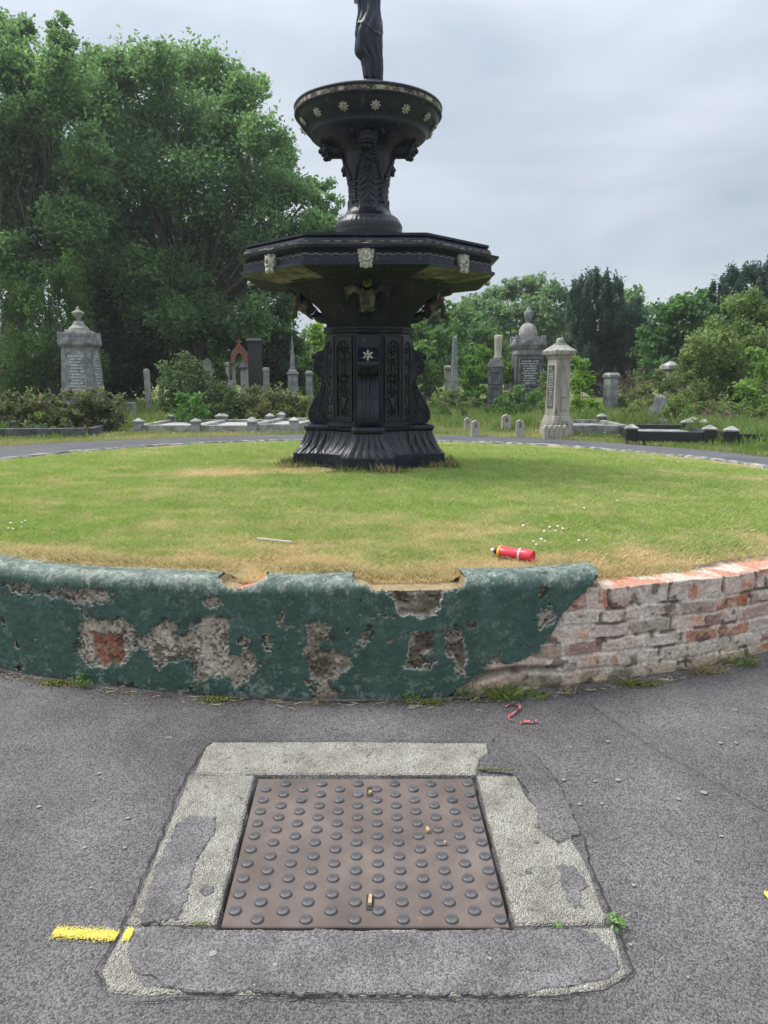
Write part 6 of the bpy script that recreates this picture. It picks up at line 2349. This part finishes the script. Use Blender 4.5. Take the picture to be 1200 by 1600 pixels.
# denser towards the camera
yy = 3.25 + (rg.random(n) ** 1.75) * 9.7
xx = rg.uniform(-1, 1, n) * (.62 * yy)
r = np.hypot(xx - CX, yy - CY)
ok = (r < 4.76) & ~((np.abs(xx - CX) < .80) & (np.abs(yy - CY) < .28)) & ~((np.abs(yy - CY) < .80) & (np.abs(xx - CX) < .28)) & (r > .42)
ok &= rg.random(n) < sstep(.20, .42, fbm(np.stack([xx, yy], -1), 3.2, 3, 66) + .12)
ok &= ~((r > 4.70) & (yy < 4.4) & (rg.random(n) < .4))
xx, yy = xx[ok], yy[ok]
n = len(xx)
P = np.stack([xx, yy], -1)
zz = lawn_z(xx, yy)
dd = dry(xx, yy)
kk = np.clip(.5 * rg.random(n) + .5 * fbm(P, 7, 3, 55) + .25 * (fbm(P, 30, 2, 57) - .5), 0, 1)
tint = turf_col(dd, kk)
m = rg.random(n) < .16
tint[m] = lerp((.42, .36, .18), (.56, .50, .30), rg.random(m.sum()))
h = (.016 + .022 * rg.random(n)) * (1.1 - .45 * dd) * (1 + .45 * sstep(.60, .72, fbm(P, 5, 3, 58)))
wd = (.0022 + .0013 * rg.random(n)) * (.8 + yy * .14)
V, F, c = blades(P, zz, h, wd, tint, rg, 1.6)
tag(np_mesh('mown_grass', V, F, m_grass, tint=c), 'short mown turf, green with straw-coloured patches', None, None, 'stuff')

# ragged dry fringe hanging over the top of the wall
n = 9000
tq = rg.uniform(-.50, .52, n)
rq = 4.655 + .075 * rg.random(n)
keepq = rg.random(n) < sstep(.38, .60, fbm(np.stack([tq * RW, tq * 0], -1), 3.5, 3, 59))
tq, rq = tq[keepq], rq[keepq]
n = len(tq)
xq, yq = CX + rq * np.sin(tq), CY - rq * np.cos(tq)
V2, F2, c2 = blades(np.stack([xq, yq], -1), lawn_z(xq, yq), .025 + .035 * rg.random(n), np.full(n, .003), lerp((.40, .34, .16), (.62, .53, .30), rg.random(n)), rg, 1.5)
tag(np_mesh('dry_fringe', V2, F2, m_grass, tint=c2), 'dry straw-coloured grass fringe along the top of the wall', None, None, 'stuff')

# tufts round the foot of the fountain and along the wall
def tuft_mesh(cx_, cy_, zf, n, spread, hmax, cols, rg, wd=.006, lean=.8):
    P = np.stack([cx_ + rg.normal(size=n) * spread[0], cy_ + rg.normal(size=n) * spread[1]], -1)
    z = zf(P[:, 0], P[:, 1])
    h = hmax * rg.uniform(.35, 1, n)
    return blades(P, z, h, np.full(n, wd), lerp(cols[0], cols[1], rg.random(n)), rg, lean)


def cat3(L):
    V, F, C, o = [], [], [], 0
    for v, f, c in L:
        V.append(v)
        F.append(f + o)
        C.append(c)
        o += len(v)
    return np.concatenate(V), np.concatenate(F), np.concatenate(C)


L = []
for i in range(70):
    sgn = rg.choice([-1, 1])
    k_ = rg.integers(0, 4)
    if k_ < 2:
        x_, y_ = CX + rg.uniform(-.85, .85), CY - .32 - (.50 if abs(rg.normal()) < .6 else 0)
        if abs(x_ - CX) < .33:
            y_ = CY - .86
        else:
            y_ = CY - .33
    else:
        x_, y_ = CX + sgn * .87, CY + rg.uniform(-.4, .4)
    L.append(tuft_mesh(x_, y_, lawn_z, 40, (.05, .03), rg.uniform(.05, .14), [(.06, .12, .03), (.20, .24, .08)] if rg.random() < .6 else [(.3, .24, .12), (.45, .38, .2)], rg, .007))
V, F, c = cat3(L)
tag(np_mesh('long_grass', V, F, m_grass, tint=c), 'longer grass and weeds round the foot of the fountain', None, None, 'stuff')

# verge beyond the ring path
n = 260000
yy = 11 + rg.random(n) ** 1.3 * 17
xx = rg.uniform(-1, 1, n) * (.64 * yy)
r = np.hypot(xx - CX, yy - CY)
th_ = np.arctan2(xx - CX, CY - yy)
edge = r - ro(th_)
tall = sstep(.42, .60, fbm(np.stack([xx, yy], -1), .9, 3, 88)) * sstep(.5, 1.6, edge)
tall = np.maximum(tall, sstep(.9, 2.0, edge) * (xx > .3) * (xx < 4.0) * .7)
tall = tall * (1 - np.exp(-(((xx - 3.4) / .5) ** 2 + ((yy - 14.3) / .9) ** 2)))
ok = (edge > -.03)
# clear the kerbed graves
for (x0, x1, y0, y1) in ((-5.1, -3.9, 15.7, 17.8), (-3.8, -2.8, 15.7, 17.8), (-2.6, -1.8, 15.7, 18.1), (3.9, 4.8, 15.1, 17.1), (4.7, 5.9, 13.2, 15.2)):
    ok &= ~((xx > x0) & (xx < x1) & (yy > y0) & (yy < y1))
ok &= rg.random(n) < np.clip(1.15 - .035 * (yy - 12), .3, 1)
xx, yy, tall, edge = xx[ok], yy[ok], tall[ok], edge[ok]
n = len(xx)
P = np.stack([xx, yy], -1)
zz = g(xx, yy) + .01
h = (.03 + .045 * rg.random(n)) * (1 - tall) + tall * (.14 + .26 * rg.random(n))
tn = fbm(P, 1.2, 4, 91)
tint = lerp((.14, .22, .055), (.52, .46, .22), np.clip(1.5 * (tn - .38) + .35 * sstep(.9, .0, edge) + .3 * (rg.random(n) - .5), 0, 1))
tint = np.where((tall > .5)[:, None], lerp((.09, .18, .04), (.30, .34, .12), np.clip(rg.random(n) * .7 + tn - .4, 0, 1)), tint)
V, F, c = blades(P, zz, h, .010 + .006 * rg.random(n) + .004 * tall, tint, rg, .6)
tag(np_mesh('verge_grass', V, F, m_grass, tint=c), 'uncut yellowish verge grass and weeds beyond the ring path', None, None, 'stuff')

# flowers: daisies in the turf and the verge
L = []
rg = np.random.default_rng(21)
pos = []
for (cx_, cy_, s_, k_) in ((1.02, 4.33, .06, 6), (.96, 3.98, .05, 4), (.86, 3.98, .03, 2), (-2.3, 4.42, .12, 9), (1.9, 5.2, .3, 3)):
    for _ in range(k_):
        pos.append((cx_ + rg.normal() * s_ * 1.6, cy_ + rg.normal() * s_, .009))
for _ in range(240):
    y_ = rg.uniform(13, 17)
    x_ = rg.uniform(-.58, .58) * y_
    if math.hypot(x_ - CX, y_ - CY) > ro(math.atan2(x_ - CX, CY - y_)) + .15 and abs(x_) > 2.2:
        pos.append((x_, y_, .018))
for x_, y_, s_ in pos:
    r_ = math.hypot(x_ - CX, y_ - CY)
    z = (float(lawn_z(x_, y_)) + .035) if r_ < 4.7 else float(g(x_, y_)) + rg.uniform(.05, .10)
    k_ = 8
    V = [(x_, y_, z + .003)]
    for j in range(k_):
        a = j * 2 * math.pi / k_
        rr_ = s_ * (1 if j % 2 else .75)
        V.append((x_ + rr_ * math.cos(a), y_ + rr_ * math.sin(a), z + rg.uniform(-.002, .004)))
    L.append((np.array(V), np.array([[0, j + 1, (j + 1) % k_ + 1] for j in range(k_)])))
V, F = join_np(L)
tag(np_mesh('daisies', V, F, m_white), 'small white daisies scattered in the turf', None, None, 'stuff')

# weeds where the wall meets the road
WEEDS = [(-1.85, 'leafy weed with yellow moss at the left edge, at the foot of the wall', 0, 1), (-1.42, 'patch of yellow-green moss at the wall foot, left of the small weed', 2, 1), (-1.29, 'small bright green upright weed at the foot of the green wall', 0, .9),
         (-.80, 'thin dry grass sprig at the foot of the wall below the large bare patch', 1, .5), (-.62, 'low moss and rootlets at the wall foot left of centre', 2, .9), (-.13, 'wisp of weed under the hole at the centre of the wall', 1, .6),
         (.27, 'low weed with rounded leaves at the wall foot, first right of centre', 0, .5), (.37, 'flat mossy weed at the wall foot, second right of centre', 2, .8), (.68, 'arching green grass tuft where the render meets bare brick', 3, 1.6), (.80, 'spreading grass tuft just right of the arching one', 3, 1.2),
         (1.03, 'wisp of dry grass below the bare bricks', 1, .7), (1.38, 'dense cushion of green moss at the foot of the bare brick', 2, 1.3), (1.80, 'straw-coloured weed at the foot of the bare brick near the right edge', 1, 1.3), (2.05, 'yellow-green tuft at the right end of the brick wall', 3, 1.3)]
for i, (uu, lab, kd, sc_) in enumerate(WEEDS):
    t = uu / RW
    x_, y_ = CX + (RW + .02) * math.sin(t), CY - (RW + .02) * math.cos(t)
    rg = np.random.default_rng(300 + i)
    z0 = float(g(x_, y_))
    zf = lambda a, b: g(a, b) + .004
    if kd == 2:
        n = int(420 * sc_)
        P = np.stack([x_ + rg.normal(size=n) * .045 * sc_, y_ - np.abs(rg.normal(size=n)) * .018], -1)
        C3 = np.concatenate([P, (g(P[:, 0], P[:, 1]) + rg.random(n) * .022 * sc_)[:, None]], 1)
        V, F, c = leaf_mesh(C3, np.full(n, .006), lerp((.10, .14, .03), (.30, .31, .08), rg.random(n)), .4, rg)
    elif kd == 0:
        n = int(40 * sc_)
        C3 = np.stack([x_ + rg.normal(size=n) * .018, y_ + rg.normal(size=n) * .012 - .01, z0 + .01 + rg.random(n) * .075 * sc_], -1)
        V, F, c = leaf_mesh(C3, np.full(n, .011), lerp((.07, .17, .03), (.18, .32, .07), rg.random(n)), .6, rg)
        V2, F2, c2 = tuft_mesh(x_, y_ - .01, zf, 24, (.03, .01), .05, [(.16, .2, .06), (.34, .32, .12)], rg, .003)
        V, F, c = cat3([(V, F, c), (V2, F2, c2)])
    elif kd == 1:
        V, F, c = tuft_mesh(x_, y_ - .01, zf, int(46 * sc_), (.035 * sc_, .014), .055 * sc_, [(.25, .2, .1), (.46, .39, .22)], rg, .0028, 1.6)
    else:
        V, F, c = tuft_mesh(x_, y_ - .015, zf, int(75 * sc_), (.05 * sc_, .02), .050 * sc_, [(.08, .15, .03), (.26, .30, .09)], rg, .0032, 1.3)
    org = np.array((x_, y_, z0))
    o = np_mesh('weed', V - org, F, m_grass, tint=c)
    o.location = org
    tag(o, lab, 'weed', 'weeds along the foot of the wall')
for i, (x_, y_, lab) in enumerate([(.655, 1.845, 'small bright green weed at the near right corner of the manhole surround'), (.485, 1.838, 'tiny moss tuft in the joint at the near right of the manhole surround'), (.42, 2.625, 'thin strip of moss in the joint at the far right corner of the manhole cover'), (-.52, 1.846, 'crumb of moss in the joint at the near left of the manhole cover')]):
    rg = np.random.default_rng(400 + i)
    n = (44, 40, 130, 50)[i]
    sx = (.014, .009, .045, .014)[i]
    C3 = np.stack([x_ + rg.normal(size=n) * sx, y_ + rg.normal(size=n) * (.012 if i == 0 else .004), float(g(x_, y_)) + .010 + rg.random(n) * (.02, .010, .006, .005)[i]], -1)
    V, F, c = leaf_mesh(C3, np.full(n, (.009, .004, .004, .004)[i]), lerp((.10, .20, .05), (.25, .38, .13), rg.random(n)) if i < 2 else lerp((.13, .15, .04), (.27, .27, .09), rg.random(n)), .8, rg)
    org = np.array((x_, y_, float(g(x_, y_))))
    o = np_mesh('weed', V - org, F, m_grass, tint=c)
    o.location = org
    tag(o, lab, 'weed', 'weeds in the manhole surround')

# straws and twigs trodden along the wall and on the road
L = []
rg = np.random.default_rng(61)
for i in range(150):
    if i < 110:
        uu = rg.uniform(-1.9, 2.3)
        t = uu / RW
        rr_ = RW + .015 + abs(rg.normal()) * .03
        x_, y_ = CX + rr_ * math.sin(t), CY - rr_ * math.cos(t)
        ln = rg.uniform(.01, .05)
    else:
        x_, y_ = rg.uniform(-1.8, 1.9), rg.uniform(1.5, 3.2)
        if -.76 < x_ < .66 and y_ < 2.86:
            continue
        ln = rg.uniform(.01, .03)
    a = rg.uniform(-.6, .6)
    d = np.array((math.cos(a), math.sin(a))) * ln / 2
    cv = rg.normal() * ln * .2
    pts = []
    for s_ in (-1, -.3, .4, 1):
        q = np.array((x_, y_)) + d * s_ + np.array((-d[1], d[0])) * cv / (ln + 1e-6) * (1 - s_ * s_)
        pts.append((q[0], q[1], float(g(*q)) + .009 + .002 * rg.random()))
    L.append(tube_np(pts, [.0012] * 4, 4))
V, F = join_np(L)
tag(np_mesh('straw_litter', V, F, m_straw), kind='stuff')

# ------------------------------------------------------------------ thin haze, added to lift the dark trees
bm = bmesh.new()
frus(bm, -6, 24, (110, 110), c=(0, 60))
hm = bpy.data.materials.new('haze')
hm.use_nodes = True
hn = hm.node_tree
hn.nodes.clear()
ho = hn.nodes.new('ShaderNodeOutputMaterial')
hv = hn.nodes.new('ShaderNodeVolumePrincipled')
hv.inputs['Color'].default_value = (.90, .94, 1.0, 1)
hv.inputs['Density'].default_value = .0009
hv.inputs['Anisotropy'].default_value = .3
hn.links.new(hv.outputs[0], ho.inputs['Volume'])
hz = bm_obj('haze', bm, hm)
tag(hz, kind='stuff')
scn.cycles.volume_bounces = 0
